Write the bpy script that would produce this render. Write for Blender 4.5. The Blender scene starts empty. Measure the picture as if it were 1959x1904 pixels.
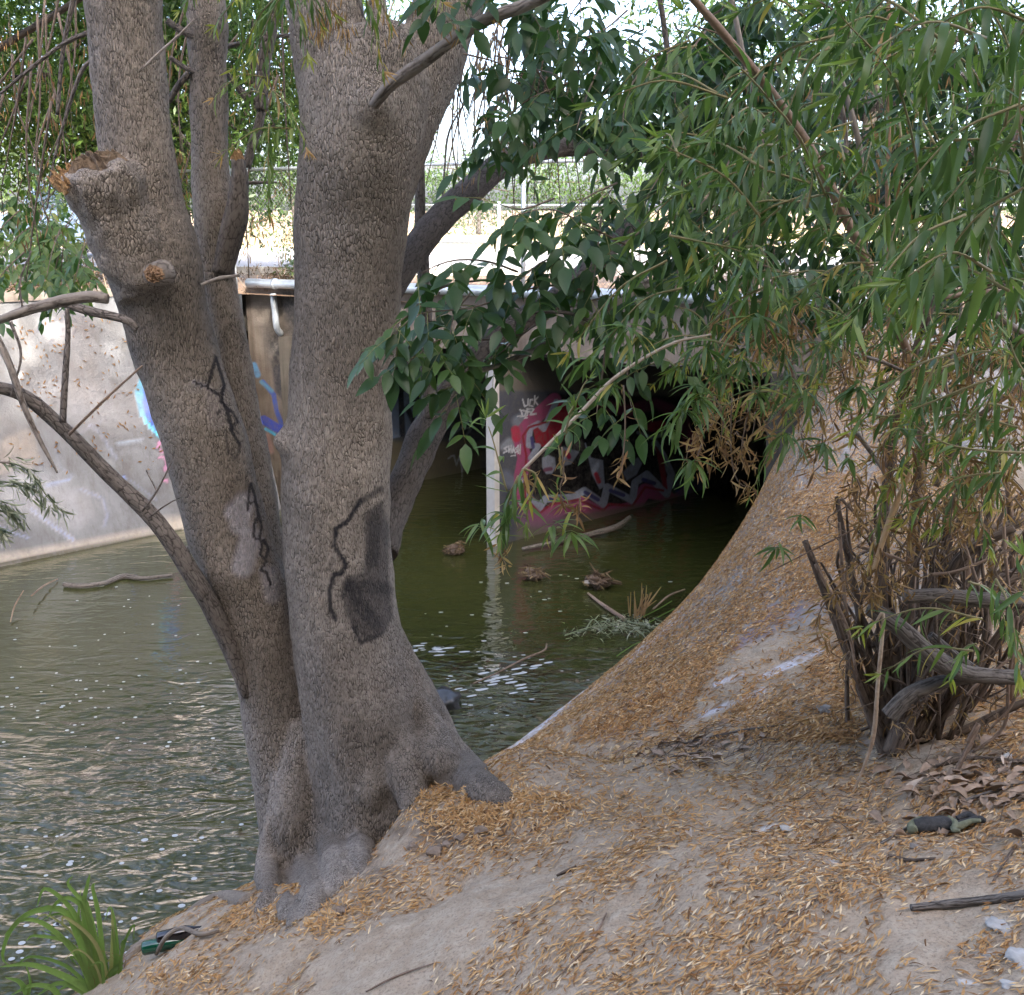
import bpy, bmesh, math, random
import numpy as np
from mathutils import Vector, noise as mnoise
from mathutils.bvhtree import BVHTree
R = math.radians
rng = np.random.default_rng(7); random.seed(7)
sc = bpy.context.scene
COL = sc.collection

# ------------------------------------------------------------------ camera, sky, sun, exposure
FP = 2058.0; CX = 979.5; CY = 952.0; PITCH = R(15); CAMZ = 4.0
cam = bpy.data.cameras.new('camera'); camo = bpy.data.objects.new('camera', cam); COL.objects.link(camo)
camo.location = (0, 0, CAMZ); camo.rotation_euler = (R(90) - PITCH, 0, 0)
cam.sensor_width = 36; cam.lens = 36 * FP / 1959.0; cam.clip_start = 0.05; cam.clip_end = 4000
sc.camera = camo
SUN_EL = R(35); SUN_DIR = Vector((0.30, -0.95, 0)).normalized() * math.cos(SUN_EL) + Vector((0, 0, math.sin(SUN_EL)))
w = bpy.data.worlds.new('World'); sc.world = w; w.use_nodes = True
nt = w.node_tree; bg = nt.nodes['Background']
sky = nt.nodes.new('ShaderNodeTexSky'); sky.sky_type = 'NISHITA'; sky.sun_disc = False
sky.sun_elevation = SUN_EL; sky.sun_rotation = math.atan2(SUN_DIR.x, SUN_DIR.y)
sky.dust_density = 5.0; sky.air_density = .6; sky.ozone_density = 0.0
nt.links.new(sky.outputs[0], bg.inputs[0]); bg.inputs[1].default_value = 0.15
sl = bpy.data.lights.new('sun', 'SUN'); sl.energy = 2.2; sl.angle = R(0.6); sl.color = (1, 0.95, 0.87)
so = bpy.data.objects.new('sun', sl); COL.objects.link(so)
so.rotation_euler = SUN_DIR.to_track_quat('Z', 'Y').to_euler(); so.location = (0, 0, 30)
sc.view_settings.view_transform = 'Standard'; sc.view_settings.look = 'None'
sc.view_settings.exposure = 3.35; sc.view_settings.gamma = 1.0; sc.view_settings.use_curve_mapping = False
sc.cycles.use_denoising = True
sc.cycles.max_bounces = 10; sc.cycles.transparent_max_bounces = 12
sc.cycles.sample_clamp_indirect = 8

# ------------------------------------------------------------------ pixel helpers (photo seen at 1959 x 1904)
sp, cp = math.sin(PITCH), math.cos(PITCH)
def ray(px, py):
    a = (px - CX) / FP; b = (CY - py) / FP
    return np.array([a, b * sp + cp, b * cp - sp])
def at_y(px, py, y):
    r = ray(px, py); t = y / r[1]; return np.array([r[0] * t, y, CAMZ + r[2] * t])
def at_z(px, py, z):
    r = ray(px, py); t = (z - CAMZ) / r[2]; return np.array([r[0] * t, r[1] * t, z])
def proj(P):
    P = np.asarray(P, float); x = P[..., 0]; y = P[..., 1]; z = P[..., 2] - CAMZ
    d = np.maximum(y * cp - z * sp, 1e-3); u = y * sp + z * cp
    return CX + FP * x / d, CY - FP * u / d, d
def Z1(x, y): return (679.3 + x * .3468, 543.4 + y * .3468)
def Z2(x, y): return (883.1 + x * .1784, 679.3 + y * .1784)
def Z3(x, y): return (1279.8 + x * .3468, y * .3468)
def Z4(x, y): return (x * .3468, 543.4 + y * .3468)
def Z5(x, y): return (1279.8 + x * .3468, 543.4 + y * .3468)
def unit(v):
    v = np.asarray(v, float); return v / (np.linalg.norm(v, axis=-1, keepdims=True) + 1e-9)

# ------------------------------------------------------------------ object helpers
def tag(o, label=None, cat=None, group=None, kind=None):
    if label: o['label'] = label
    if cat: o['category'] = cat
    if group: o['group'] = group
    if kind: o['kind'] = kind
    return o
def empty(name, loc=(0, 0, 0)):
    o = bpy.data.objects.new(name, None); COL.objects.link(o); o.location = Vector([float(c) for c in loc]); return o
def mesh_data(name, V, F, mat, smooth=False, attrs=None):
    V = np.asarray(V, np.float32).reshape(-1, 3)
    Fl = [np.asarray(f, np.int32) for f in (F if isinstance(F, list) else [F]) if len(f)]
    me = bpy.data.meshes.new(name)
    me.vertices.add(len(V)); me.vertices.foreach_set('co', V.ravel())
    nl = sum(f.size for f in Fl); npoly = sum(len(f) for f in Fl)
    me.loops.add(nl); me.loops.foreach_set('vertex_index', np.concatenate([f.ravel() for f in Fl]))
    starts = []; c = 0
    for f in Fl:
        starts.append(c + np.arange(len(f)) * f.shape[1]); c += f.size
    me.polygons.add(npoly); me.polygons.foreach_set('loop_start', np.concatenate(starts).astype(np.int32))
    me.polygons.foreach_set('use_smooth', np.full(npoly, smooth))
    me.update(calc_edges=True)
    for k, (typ, arr) in (attrs or {}).items():
        a = me.attributes.new(k, typ, 'POINT')
        arr = np.asarray(arr, np.float32)
        a.data.foreach_set({'FLOAT': 'value', 'FLOAT_VECTOR': 'vector', 'FLOAT_COLOR': 'color'}[typ], arr.ravel())
    if mat: me.materials.append(mat)
    return me
def link(name, me, parent=None, loc=None):
    o = bpy.data.objects.new(name, me); COL.objects.link(o)
    if parent is not None:
        o.parent = parent; o.location = -parent.location if loc is None else loc
    elif loc is not None: o.location = loc
    return o
def mk(name, V, F, mat, parent=None, smooth=False, attrs=None):
    return link(name, mesh_data(name, V, F, mat, smooth, attrs), parent)
class Geo:
    """collects shapes into one mesh"""
    def __init__(s): s.V = []; s.F = {}; s.n = 0; s.A = []; s.T = []
    def add(s, V, F, bark=None, tint=None):
        V = np.asarray(V, float).reshape(-1, 3)
        for f in (F if isinstance(F, list) else [F]):
            f = np.asarray(f, int)
            if len(f): s.F.setdefault(f.shape[1], []).append(f + s.n)
        s.V.append(V); s.n += len(V)
        s.A.append(V if bark is None else bark)
        s.T.append(np.full(len(V), .5) if tint is None else (np.full(len(V), tint) if np.isscalar(tint) else tint)); return s
    def build(s, name, mat, parent=None, smooth=False, extra=None):
        at = {'bark': ('FLOAT_VECTOR', np.vstack(s.A)), 'tint': ('FLOAT', np.concatenate(s.T))}
        at.update(extra or {})
        return mk(name, np.vstack(s.V), [np.vstack(v) for v in s.F.values()], mat, parent, smooth, at)
def box(c, s, rz=0, rx=0, ry=0):
    x, y, z = [v / 2 for v in s]
    V = np.array([[a, b, d] for a in (-x, x) for b in (-y, y) for d in (-z, z)], float)
    m = np.array(__import__('mathutils').Euler((rx, ry, rz)).to_matrix())
    V = V @ m.T + np.array(c, float)
    return V, np.array([[0, 1, 3, 2], [4, 6, 7, 5], [0, 4, 5, 1], [2, 3, 7, 6], [0, 2, 6, 4], [1, 5, 7, 3]])
def catmull(P, n):
    P = np.asarray(P, float)
    if len(P) == 2: return P[0] + (P[1] - P[0]) * np.linspace(0, 1, n)[:, None]
    Q = np.vstack([2 * P[0] - P[1], P, 2 * P[-1] - P[-2]]); L = len(P) - 1
    t = np.linspace(0, L - 1e-6, n); i = t.astype(int); f = (t - i)[:, None]
    a, b, c, d = Q[i], Q[i + 1], Q[i + 2], Q[i + 3]
    return .5 * (2 * b + (c - a) * f + (2 * a - 5 * b + 4 * c - d) * f ** 2 + (3 * b - 3 * c + d - a) * f ** 3)
def fnoise(P, s=1.0, seed=0.0):
    return np.array([mnoise.noise((p[0] * s + seed, p[1] * s - seed, p[2] * s + 2 * seed)) for p in P])
def tube(path, rad, sides=8, n=None, lump=0.0, lscale=3.0, cap=True, ridge=None, seed=0.0, knots=()):
    """a tapered tube along a smoothed path: verts, faces, bark coordinates"""
    path = np.asarray(path, float); rad = np.atleast_1d(np.asarray(rad, float))
    if n is None: n = max(4, len(path) * 4)
    P = catmull(path, n)
    rr = np.interp(np.linspace(0, 1, n), np.linspace(0, 1, len(rad)), rad) if len(rad) != len(path) else catmull(np.stack([rad] * 3, 1), n)[:, 0]
    T = unit(np.gradient(P, axis=0)); N = np.zeros_like(P)
    v = np.cross(T[0], [0, 1, 0]); v = v if np.linalg.norm(v) > .1 else np.cross(T[0], [1, 0, 0]); v = unit(v)
    for i in range(n):
        v = unit(v - T[i] * np.dot(v, T[i])); N[i] = v
    B = np.cross(T, N); s = np.concatenate([[0], np.cumsum(np.linalg.norm(np.diff(P, axis=0), axis=1))])
    a = np.linspace(0, 2 * np.pi, sides, endpoint=False)
    ca, sa = np.cos(a), np.sin(a)
    r2 = np.repeat(rr[:, None], sides, 1)
    if ridge is not None: r2 = r2 * ridge(s[:, None], a[None, :], s[-1])
    D = N[:, None] * ca[None, :, None] + B[:, None] * sa[None, :, None]
    if lump:
        pts = (P[:, None] + D * rr[:, None, None]).reshape(-1, 3)
        r2 = r2 * (1 + lump * (fnoise(pts, lscale, seed) + .5 * fnoise(pts, lscale * 2.7, seed + 5))).reshape(n, sides)
    V = P[:, None] + D * r2[..., None]
    for (kp, kr, kh) in knots:
        d = np.linalg.norm(V - np.array(kp), axis=2); V = V + D * (kh * np.exp(-(d / kr) ** 2))[..., None]
    bark = np.stack([r2 * ca, r2 * sa, np.repeat(s[:, None], sides, 1)], -1) + np.array([seed, seed * 2, seed])
    i = np.arange(n - 1)[:, None] * sides; j = np.arange(sides)[None]
    F = np.stack([i + j, i + (j + 1) % sides, i + sides + (j + 1) % sides, i + sides + j], -1).reshape(-1, 4)
    V = V.reshape(-1, 3); bark = bark.reshape(-1, 3); Fs = [F]
    if cap:
        V = np.vstack([V, P[:1], P[-1:]]); bark = np.vstack([bark, bark[:1], bark[-1:]]); m = n * sides
        j = np.arange(sides)
        Fs.append(np.stack([np.full(sides, m), (j + 1) % sides, j], 1))
        Fs.append(np.stack([np.full(sides, m + 1), (n - 1) * sides + j, (n - 1) * sides + (j + 1) % sides], 1))
    return V, Fs, bark
def pxpath(pts, y):
    """photo polyline -> world path; y one depth or one per point"""
    ys = np.interp(np.linspace(0, 1, len(pts)), np.linspace(0, 1, len(np.atleast_1d(y))), np.atleast_1d(y))
    return np.array([at_y(p[0], p[1], q) for p, q in zip(pts, ys)])
def pxr(path, w):
    """half of a pixel width -> metres at each path point"""
    d = proj(path)[2]; w = np.interp(np.linspace(0, 1, len(path)), np.linspace(0, 1, len(np.atleast_1d(w))), np.atleast_1d(w))
    return w / 2 * d / FP

# ------------------------------------------------------------------ materials
def newmat(name):
    m = bpy.data.materials.new(name); m.use_nodes = True; t = m.node_tree
    return m, t, t.nodes['Principled BSDF'], t.nodes['Material Output']
def N(t, typ, **kw):
    n = t.nodes.new(typ)
    for k, v in kw.items():
        if k.startswith('i_'):
            key = k[2:]; key = int(key) if key.isdigit() else key.replace('_', ' ')
            n.inputs[key].default_value = v
        else: setattr(n, k, v)
    return n
def ramp(t, fac, stops):
    n = t.nodes.new('ShaderNodeValToRGB'); e = n.color_ramp.elements
    while len(e) < len(stops): e.new(0.5)
    for el, (p, c) in zip(e, stops): el.position = p; el.color = (*c, 1) if len(c) == 3 else c
    t.links.new(fac, n.inputs[0]); return n.outputs[0]
def mixc(t, f, a, b, mode='MIX'):
    n = t.nodes.new('ShaderNodeMix'); n.data_type = 'RGBA'; n.blend_type = mode
    for s, v in ((n.inputs[0], f), (n.inputs[6], a), (n.inputs[7], b)):
        if hasattr(v, 'is_linked') or hasattr(v, 'links'): t.links.new(v, s)
        else: s.default_value = v if not isinstance(v, tuple) else (*v, 1)
    return n.outputs[2]
def math_(t, op, a, b=0.0, clamp=False):
    n = t.nodes.new('ShaderNodeMath'); n.operation = op; n.use_clamp = clamp
    for s, v in ((n.inputs[0], a), (n.inputs[1], b)):
        if hasattr(v, 'links'): t.links.new(v, s)
        else: s.default_value = v
    return n.outputs[0]
def attr(t, name, out='Vector'):
    n = t.nodes.new('ShaderNodeAttribute'); n.attribute_name = name; return n.outputs[out]
def pos(t): return t.nodes.new('ShaderNodeNewGeometry').outputs['Position']
def mapv(t, v, scale=(1, 1, 1), rot=(0, 0, 0)):
    n = t.nodes.new('ShaderNodeMapping'); n.inputs['Scale'].default_value = scale; n.inputs['Rotation'].default_value = rot
    t.links.new(v, n.inputs[0]); return n.outputs[0]
def noise(t, v, scale, detail=4, rough=.55, out=0, dist=0):
    n = N(t, 'ShaderNodeTexNoise'); n.inputs['Scale'].default_value = scale; n.inputs['Detail'].default_value = detail
    n.inputs['Roughness'].default_value = rough; n.inputs['Distortion'].default_value = dist; t.links.new(v, n.inputs['Vector']); return n.outputs[out]
def bump(t, h, strength, dist, prev=None):
    n = N(t, 'ShaderNodeBump'); n.inputs['Strength'].default_value = strength; n.inputs['Distance'].default_value = dist
    t.links.new(h, n.inputs['Height'])
    if prev is not None: t.links.new(prev, n.inputs['Normal'])
    return n.outputs[0]
def paintmix(t, c, nz=None, name='paint'):
    col = attr(t, name, 'Color'); al = attr(t, name, 'Alpha')
    if nz is not None: al = math_(t, 'MULTIPLY', al, nz)
    return mixc(t, al, c, col)

def bark_mat(name, c1, c2, crack, scale=22., disp=.008, stretch=.45, depth=True):
    m, t, b, out = newmat(name); v = attr(t, 'bark')
    wob = noise(t, v, 9, 3, .6, 1)
    vv = N(t, 'ShaderNodeVectorMath', operation='ADD'); t.links.new(v, vv.inputs[0])
    w2 = N(t, 'ShaderNodeVectorMath', operation='SCALE'); t.links.new(wob, w2.inputs[0]); w2.inputs['Scale'].default_value = .035
    t.links.new(w2.outputs[0], vv.inputs[1]); v2 = vv.outputs[0]
    vo = N(t, 'ShaderNodeTexVoronoi', feature='DISTANCE_TO_EDGE'); vo.inputs['Scale'].default_value = scale
    t.links.new(mapv(t, v2, (1, 1, stretch)), vo.inputs['Vector'])
    vf = N(t, 'ShaderNodeTexVoronoi', feature='DISTANCE_TO_EDGE'); vf.inputs['Scale'].default_value = scale * 1.45
    t.links.new(mapv(t, v2, (1, 1, stretch * .5)), vf.inputs['Vector'])
    big = noise(t, v, 1.6, 3)
    e1 = ramp(t, vo.outputs['Distance'], [(0, (.0, .0, .0)), (.10, (.6, .6, .6)), (.26, (1, 1, 1))])
    e2 = ramp(t, vf.outputs['Distance'], [(0, (.0, .0, .0)), (.11, (.55, .55, .55)), (.28, (1, 1, 1))])
    brk = ramp(t, noise(t, v, 30, 2), [(.48, (0, 0, 0)), (.75, (.65, .65, .65))])
    e1 = mixc(t, brk, e1, (1., 1., 1.)); e2 = mixc(t, brk, e2, (1., 1., 1.))
    mixe = mixc(t, ramp(t, big, [(.38, (0, 0, 0)), (.62, (1, 1, 1))]), e1, e2)
    fine = noise(t, mapv(t, v, (1, 1, .5)), 70, 5, .65)
    h = math_(t, 'ADD', math_(t, 'MULTIPLY', mixe, .8), math_(t, 'MULTIPLY', fine, .5))
    col = mixc(t, noise(t, v, 5, 5, .65), c1, c2)
    vc = N(t, 'ShaderNodeTexVoronoi', feature='F1'); vc.inputs['Scale'].default_value = scale
    t.links.new(mapv(t, v2, (1, 1, stretch)), vc.inputs['Vector'])
    sep = N(t, 'ShaderNodeSeparateColor'); t.links.new(vc.outputs['Color'], sep.inputs[0])
    col = mixc(t, math_(t, 'MULTIPLY', sep.outputs[0], .38), col, tuple(x * 1.5 for x in c2))
    col = mixc(t, ramp(t, fine, [(.35, (.35, .35, .35)), (.7, (0, 0, 0))]), col, tuple(x * .45 for x in c1))
    col = mixc(t, ramp(t, noise(t, v, 1.1, 4, .6), [(.4, (.55, .55, .55)), (.62, (0, 0, 0))]), col, tuple(x * .62 for x in c1))
    col = mixc(t, ramp(t, mixe, [(0, (1, 1, 1)), (.65, (0, 0, 0))]), col, crack)
    if depth: col = paintmix(t, col, ramp(t, fine, [(.3, (.7, .7, .7)), (.5, (1, 1, 1))]))
    t.links.new(col, b.inputs['Base Color']); b.inputs['Roughness'].default_value = .88
    b.inputs['Specular IOR Level'].default_value = .25
    if depth:
        t.links.new(bump(t, h, 1.0, disp), b.inputs['Normal'])
    else: t.links.new(bump(t, h, .8, disp), b.inputs['Normal'])
    return m
BARK = bark_mat('bark', (.262, .222, .182), (.400, .350, .300), (.050, .041, .034), 80, .0085, .36)
BARKB = bark_mat('branch_bark', (.15, .128, .11), (.25, .22, .20), (.035, .03, .026), 48, .006, .4, False)
BARKD = bark_mat('dark_bark', (.05, .042, .035), (.09, .078, .068), (.02, .018, .015), 20, .006, .4, False)
LIMBM = bark_mat('limb_bark', (.085, .072, .062), (.15, .13, .115), (.025, .021, .018), 50, .006, .4, False)
DEADW = bark_mat('dead_wood', (.24, .20, .165), (.36, .32, .28), (.07, .055, .045), 26, .004, .12, False)
CANE = bark_mat('cane_bark', (.22, .15, .11), (.33, .25, .19), (.1, .07, .05), 40, .002, .1, False)
GREYW = bark_mat('weathered_wood', (.13, .112, .098), (.25, .225, .20), (.03, .025, .02), 45, .006, .07, False)

def simple(name, c, rough=.7, spec=.4, nscale=None, c2=None, bs=0, metal=0, bdist=.01):
    m, t, b, o = newmat(name); b.inputs['Roughness'].default_value = rough; b.inputs['Specular IOR Level'].default_value = spec
    b.inputs['Metallic'].default_value = metal
    if nscale:
        f = noise(t, pos(t), nscale, 6, .65)
        t.links.new(mixc(t, ramp(t, f, [(.3, (0, 0, 0)), (.7, (1, 1, 1))]), c, c2), b.inputs['Base Color'])
        if bs: t.links.new(bump(t, f, bs, bdist), b.inputs['Normal'])
    else: b.inputs['Base Color'].default_value = (*c, 1)
    return m
def leaf_mat(name, stops, trans=.35, rough=.42, spec=.5):
    m, t, b, out = newmat(name)
    tint = attr(t, 'tint', 'Fac'); oi = N(t, 'ShaderNodeObjectInfo')
    f = math_(t, 'ADD', tint, math_(t, 'MULTIPLY', math_(t, 'SUBTRACT', oi.outputs['Random'], .5), .0))
    col = ramp(t, f, stops)
    nz = noise(t, pos(t), 60, 3)
    col = mixc(t, math_(t, 'MULTIPLY', nz, .45), col, mixc(t, 1.0, col, (.55, .55, .5), 'MULTIPLY'))
    t.links.new(col, b.inputs['Base Color']); b.inputs['Roughness'].default_value = rough; b.inputs['Specular IOR Level'].default_value = spec
    tr = N(t, 'ShaderNodeBsdfTranslucent'); t.links.new(mixc(t, 1.0, col, (1.3, 1.5, .7), 'MULTIPLY'), tr.inputs[0])
    mx = N(t, 'ShaderNodeMixShader'); mx.inputs[0].default_value = trans
    t.links.new(b.outputs[0], mx.inputs[1]); t.links.new(tr.outputs[0], mx.inputs[2]); t.links.new(mx.outputs[0], out.inputs[0])
    return m
L_WILLOW = leaf_mat('willow_leaf', [(0, (.05, .095, .032)), (.45, (.11, .18, .058)), (.8, (.20, .27, .07)), (.93, (.34, .34, .06)), (1, (.46, .28, .12))], .36, .36, .38)
L_ASH = leaf_mat('ash_leaf', [(0, (.028, .066, .026)), (.6, (.062, .125, .042)), (.9, (.13, .20, .05)), (1, (.2, .22, .05))], .32, .4, .38)
L_BACK = leaf_mat('far_leaf', [(0, (.014, .034, .012)), (.5, (.06, .115, .024)), (.9, (.12, .19, .035)), (1, (.18, .17, .06))], .45, .5)
L_CROWN = leaf_mat('crown_leaf', [(0, (.02, .045, .015)), (1, (.09, .12, .04))], .12, .5)
L_DARK = leaf_mat('shade_leaf', [(0, (.015, .035, .012)), (.6, (.04, .085, .022)), (1, (.09, .13, .035))], .3, .5)
L_DRY = leaf_mat('dry_leaf', [(0, (.13, .07, .04)), (.5, (.28, .16, .08)), (1, (.46, .31, .17))], .3, .7, .2)
L_WEED = leaf_mat('weed_leaf', [(0, (.05, .035, .025)), (.6, (.13, .085, .055)), (1, (.22, .17, .09))], .2, .8, .2)
L_GRASS = leaf_mat('grass_blade', [(0, (.11, .19, .045)), (.7, (.22, .33, .09)), (1, (.38, .33, .16))], .35, .4)
L_LITTER = leaf_mat('litter', [(0, (.14, .075, .04)), (.2, (.27, .14, .062)), (.55, (.49, .275, .115)), (.85, (.66, .43, .21)), (1, (.78, .62, .42))], .12, .75, .15)
CUTW = simple('fresh_wood', (.20, .11, .06), .85, .2, 40, (.60, .38, .18), .9, bdist=.03)

# ground of the bank: packed silt and the concrete lining
m, t, b, out = newmat('bank_soil'); p = pos(t)
n1 = noise(t, p, 2.2, 6, .6); n2 = noise(t, p, 14, 6, .7); n3 = noise(t, p, 90, 4, .7)
soil = mixc(t, ramp(t, n1, [(.35, (0, 0, 0)), (.65, (1, 1, 1))]), (.315, .245, .172), (.415, .33, .243))
soil = mixc(t, ramp(t, n2, [(.42, (0, 0, 0)), (.7, (1, 1, 1))]), soil, (.47, .395, .30))
soil = mixc(t, math_(t, 'MULTIPLY', ramp(t, n3, [(.35, (1, 1, 1)), (.5, (0, 0, 0))]), .5), soil, (.12, .09, .07))
conc = mixc(t, ramp(t, noise(t, mapv(t, p, (1, .35, 1), (0, 0, -.5)), 5, 6, .65), [(.35, (0, 0, 0)), (.65, (1, 1, 1))]), (.24, .225, .205), (.36, .34, .32))
cf = attr(t, 'concrete', 'Fac')
cfm = math_(t, 'ADD', cf, math_(t, 'MULTIPLY', math_(t, 'SUBTRACT', n2, .5), .9))
colr = mixc(t, ramp(t, cfm, [(.42, (0, 0, 0)), (.58, (1, 1, 1))]), soil, conc)
colr = paintmix(t, colr, ramp(t, noise(t, p, 9, 6, .7), [(.38, (0, 0, 0)), (.6, (1, 1, 1))]))
t.links.new(colr, b.inputs['Base Color']); b.inputs['Roughness'].default_value = .95; b.inputs['Specular IOR Level'].default_value = .15
hh = math_(t, 'ADD', math_(t, 'MULTIPLY', n2, .6), math_(t, 'MULTIPLY', n3, .25))
t.links.new(bump(t, hh, .8, .035), b.inputs['Normal'])
SOIL = m
CLOD = simple('earth_clod', (.16, .12, .09), .95, .1, 25, (.30, .24, .19), .8)

def concrete(name, c1, c2, stain, painted=True, ss=1.3):
    m, t, b, out = newmat(name); p = pos(t)
    a = noise(t, p, ss, 7, .65); s = noise(t, mapv(t, p, (1.4, 1.4, .35)), 2.2, 6, .7); f = noise(t, p, 40, 5, .7)
    c = mixc(t, ramp(t, a, [(.35, (0, 0, 0)), (.62, (1, 1, 1))]), c1, c2)
    c = mixc(t, math_(t, 'MULTIPLY', ramp(t, s, [(.5, (0, 0, 0)), (.75, (1, 1, 1))]), .6), c, stain)
    st = noise(t, mapv(t, p, (3.5, 3.5, .12)), 2.4, 5, .7); c = mixc(t, math_(t, 'MULTIPLY', ramp(t, st, [(.5, (0, 0, 0)), (.72, (1, 1, 1))]), .45), c, tuple(x * .8 for x in stain))
    c = mixc(t, math_(t, 'MULTIPLY', f, .25), c, tuple(x * .55 for x in c1))
    if painted: c = paintmix(t, c, ramp(t, noise(t, p, 16, 5, .7), [(.3, (.55, .55, .55)), (.6, (1, 1, 1))]))
    t.links.new(c, b.inputs['Base Color']); b.inputs['Roughness'].default_value = .9; b.inputs['Specular IOR Level'].default_value = .2
    t.links.new(bump(t, math_(t, 'ADD', f, a), .5, .012), b.inputs['Normal']); return m
C_WING = concrete('wing_concrete', (.120, .121, .124), (.198, .205, .216), (.088, .078, .068))
C_HEAD = concrete('headwall_concrete', (.17, .142, .12), (.26, .228, .195), (.08, .057, .044))
C_HEADP = concrete('cap_concrete', (.17, .142, .12), (.26, .228, .195), (.08, .057, .044), False)
C_IN = concrete('inner_concrete', (.075, .07, .06), (.12, .11, .095), (.04, .035, .03))  # concrete darkened, shade inside the culvert put into its colour
C_INP = concrete('bare_inner_concrete', (.05, .046, .04), (.08, .074, .065), (.03, .026, .022), False)  # darker still, the interior shade is part of this colour
WHITEP = concrete('white_paint', (.42, .41, .39), (.52, .51, .49), (.42, .38, .34), False, 5)
GALV = simple('galvanised_steel', (.40, .45, .50), .38, .5, 12, (.52, .57, .62), .1, .55)
WIRE = simple('fence_wire', (.24, .25, .26), .45, .5, metal=.5)
ASPH = simple('asphalt', (.20, .20, .20), .9, .2, 3, (.26, .255, .25), .3)
DIRT = simple('dry_ground', (.17, .11, .08), .95, .1, .7, (.26, .19, .13), .5, bdist=.05)
STRAW = simple('dry_grass_ground', (.30, .22, .12), .95, .1, .5, (.38, .30, .18), .3)
BED = simple('creek_bed', (.035, .035, .02), .9, .2, 3, (.085, .08, .045), .8, bdist=.08)
STONE = simple('stone', (.16, .145, .13), .85, .3, 18, (.27, .25, .23), .7, bdist=.01)
CHIP = simple('pale_stone', (.34, .33, .31), .85, .3, 25, (.48, .47, .45), .5)
FOAM = simple('foam', (.42, .44, .44), .35, .6)
# water: murky olive, mirror-like at glancing angles, ripples
m, t, b, out = newmat('creek_water'); p = pos(t)
vw = mapv(t, p, (1.0, 2.1, 1), (0, 0, R(-14)))
big = noise(t, p, .35, 2); calm = attr(t, 'rough', 'Fac')
r1 = noise(t, vw, 3.0, 2, .5, dist=.8); r2 = noise(t, vw, 8, 2, .5, dist=.8); r3 = noise(t, mapv(t, p, (1, 1.4, 1), (0, 0, R(20))), 34, 2)
hh = math_(t, 'ADD', math_(t, 'MULTIPLY', r1, 1.0), math_(t, 'ADD', math_(t, 'MULTIPLY', r2, .16), math_(t, 'MULTIPLY', r3, .012)))
hh = math_(t, 'MULTIPLY', hh, calm)
nb = bump(t, hh, 1.0, .17)
df = N(t, 'ShaderNodeBsdfDiffuse'); t.links.new(mixc(t, noise(t, p, .6, 3), (.034, .042, .011), (.076, .082, .025)), df.inputs[0])
tp = N(t, 'ShaderNodeBsdfTransparent'); tp.inputs[0].default_value = (.55, .6, .38, 1)
gl = N(t, 'ShaderNodeBsdfGlossy'); gl.inputs['Roughness'].default_value = .012; gl.inputs[0].default_value = (1, 1, 1, 1)
t.links.new(nb, gl.inputs['Normal'])
fr = N(t, 'ShaderNodeFresnel'); fr.inputs[0].default_value = 1.36; t.links.new(nb, fr.inputs['Normal'])
m1 = N(t, 'ShaderNodeMixShader'); m1.inputs[0].default_value = .38; t.links.new(df.outputs[0], m1.inputs[1]); t.links.new(tp.outputs[0], m1.inputs[2])
m2 = N(t, 'ShaderNodeMixShader'); t.links.new(math_(t, 'MULTIPLY', fr.outputs[0], 1.75, True), m2.inputs[0])
t.links.new(m1.outputs[0], m2.inputs[1]); t.links.new(gl.outputs[0], m2.inputs[2]); t.links.new(m2.outputs[0], out.inputs[0])
b_ = [n for n in t.nodes if n.type == 'BSDF_PRINCIPLED'][0]; t.nodes.remove(b_)
WATER = m

# ------------------------------------------------------------------ paint laid on surfaces (spray strokes)
def seg_dist(px, py, pts):
    d = np.full(px.shape, 1e9)
    for (ax, ay), (bx, by) in zip(pts[:-1], pts[1:]):
        vx, vy = bx - ax, by - ay; L = vx * vx + vy * vy + 1e-9
        tt = np.clip(((px - ax) * vx + (py - ay) * vy) / L, 0, 1)
        d = np.minimum(d, np.hypot(px - ax - tt * vx, py - ay - tt * vy))
    return d
def inside(px, py, poly):
    c = np.zeros(px.shape, bool); n = len(poly)
    for i in range(n):
        (x1, y1), (x2, y2) = poly[i], poly[i - 1]
        c ^= ((y1 > py) != (y2 > py)) & (px < (x2 - x1) * (py - y1) / (y2 - y1 + 1e-9) + x1)
    return c
def spray(V, marks, mask=None):
    """marks: ('s', pts, width, colour, alpha, soft) a stroke or ('f', poly, soft, colour, alpha) a fill, traced on the photo"""
    px, py, _ = proj(V); C = np.zeros((len(V), 4))
    for mk_ in marks:
        if mk_[0] == 's':
            _, pts, wd, col, al, soft = mk_; d = seg_dist(px, py, pts); a = np.clip((wd / 2 + soft - d) / (soft + 1e-6), 0, 1) * al
        else:
            _, poly, soft, col, al = mk_; d = seg_dist(px, py, poly + [poly[0]]); s = np.where(inside(px, py, poly), 1, -1) * d
            a = np.clip(s / soft + 1, 0, 1) * al if soft > 0 else (s > 0) * al
        a = a * a * (3 - 2 * a)
        if mask is not None: a = a * mask
        ao = a + C[:, 3] * (1 - a)
        C[:, :3] = np.where(ao[:, None] > 1e-4, (np.array(col) * a[:, None] + C[:, :3] * (C[:, 3] * (1 - a))[:, None]) / np.maximum(ao, 1e-4)[:, None], C[:, :3])
        C[:, 3] = ao
    return C
def L(fn, s): # "x,y x,y" -> points through a zoom mapping
    return [fn(*map(float, q.split(','))) for q in s.split()]
I_ = lambda x, y: (x, y)

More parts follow.
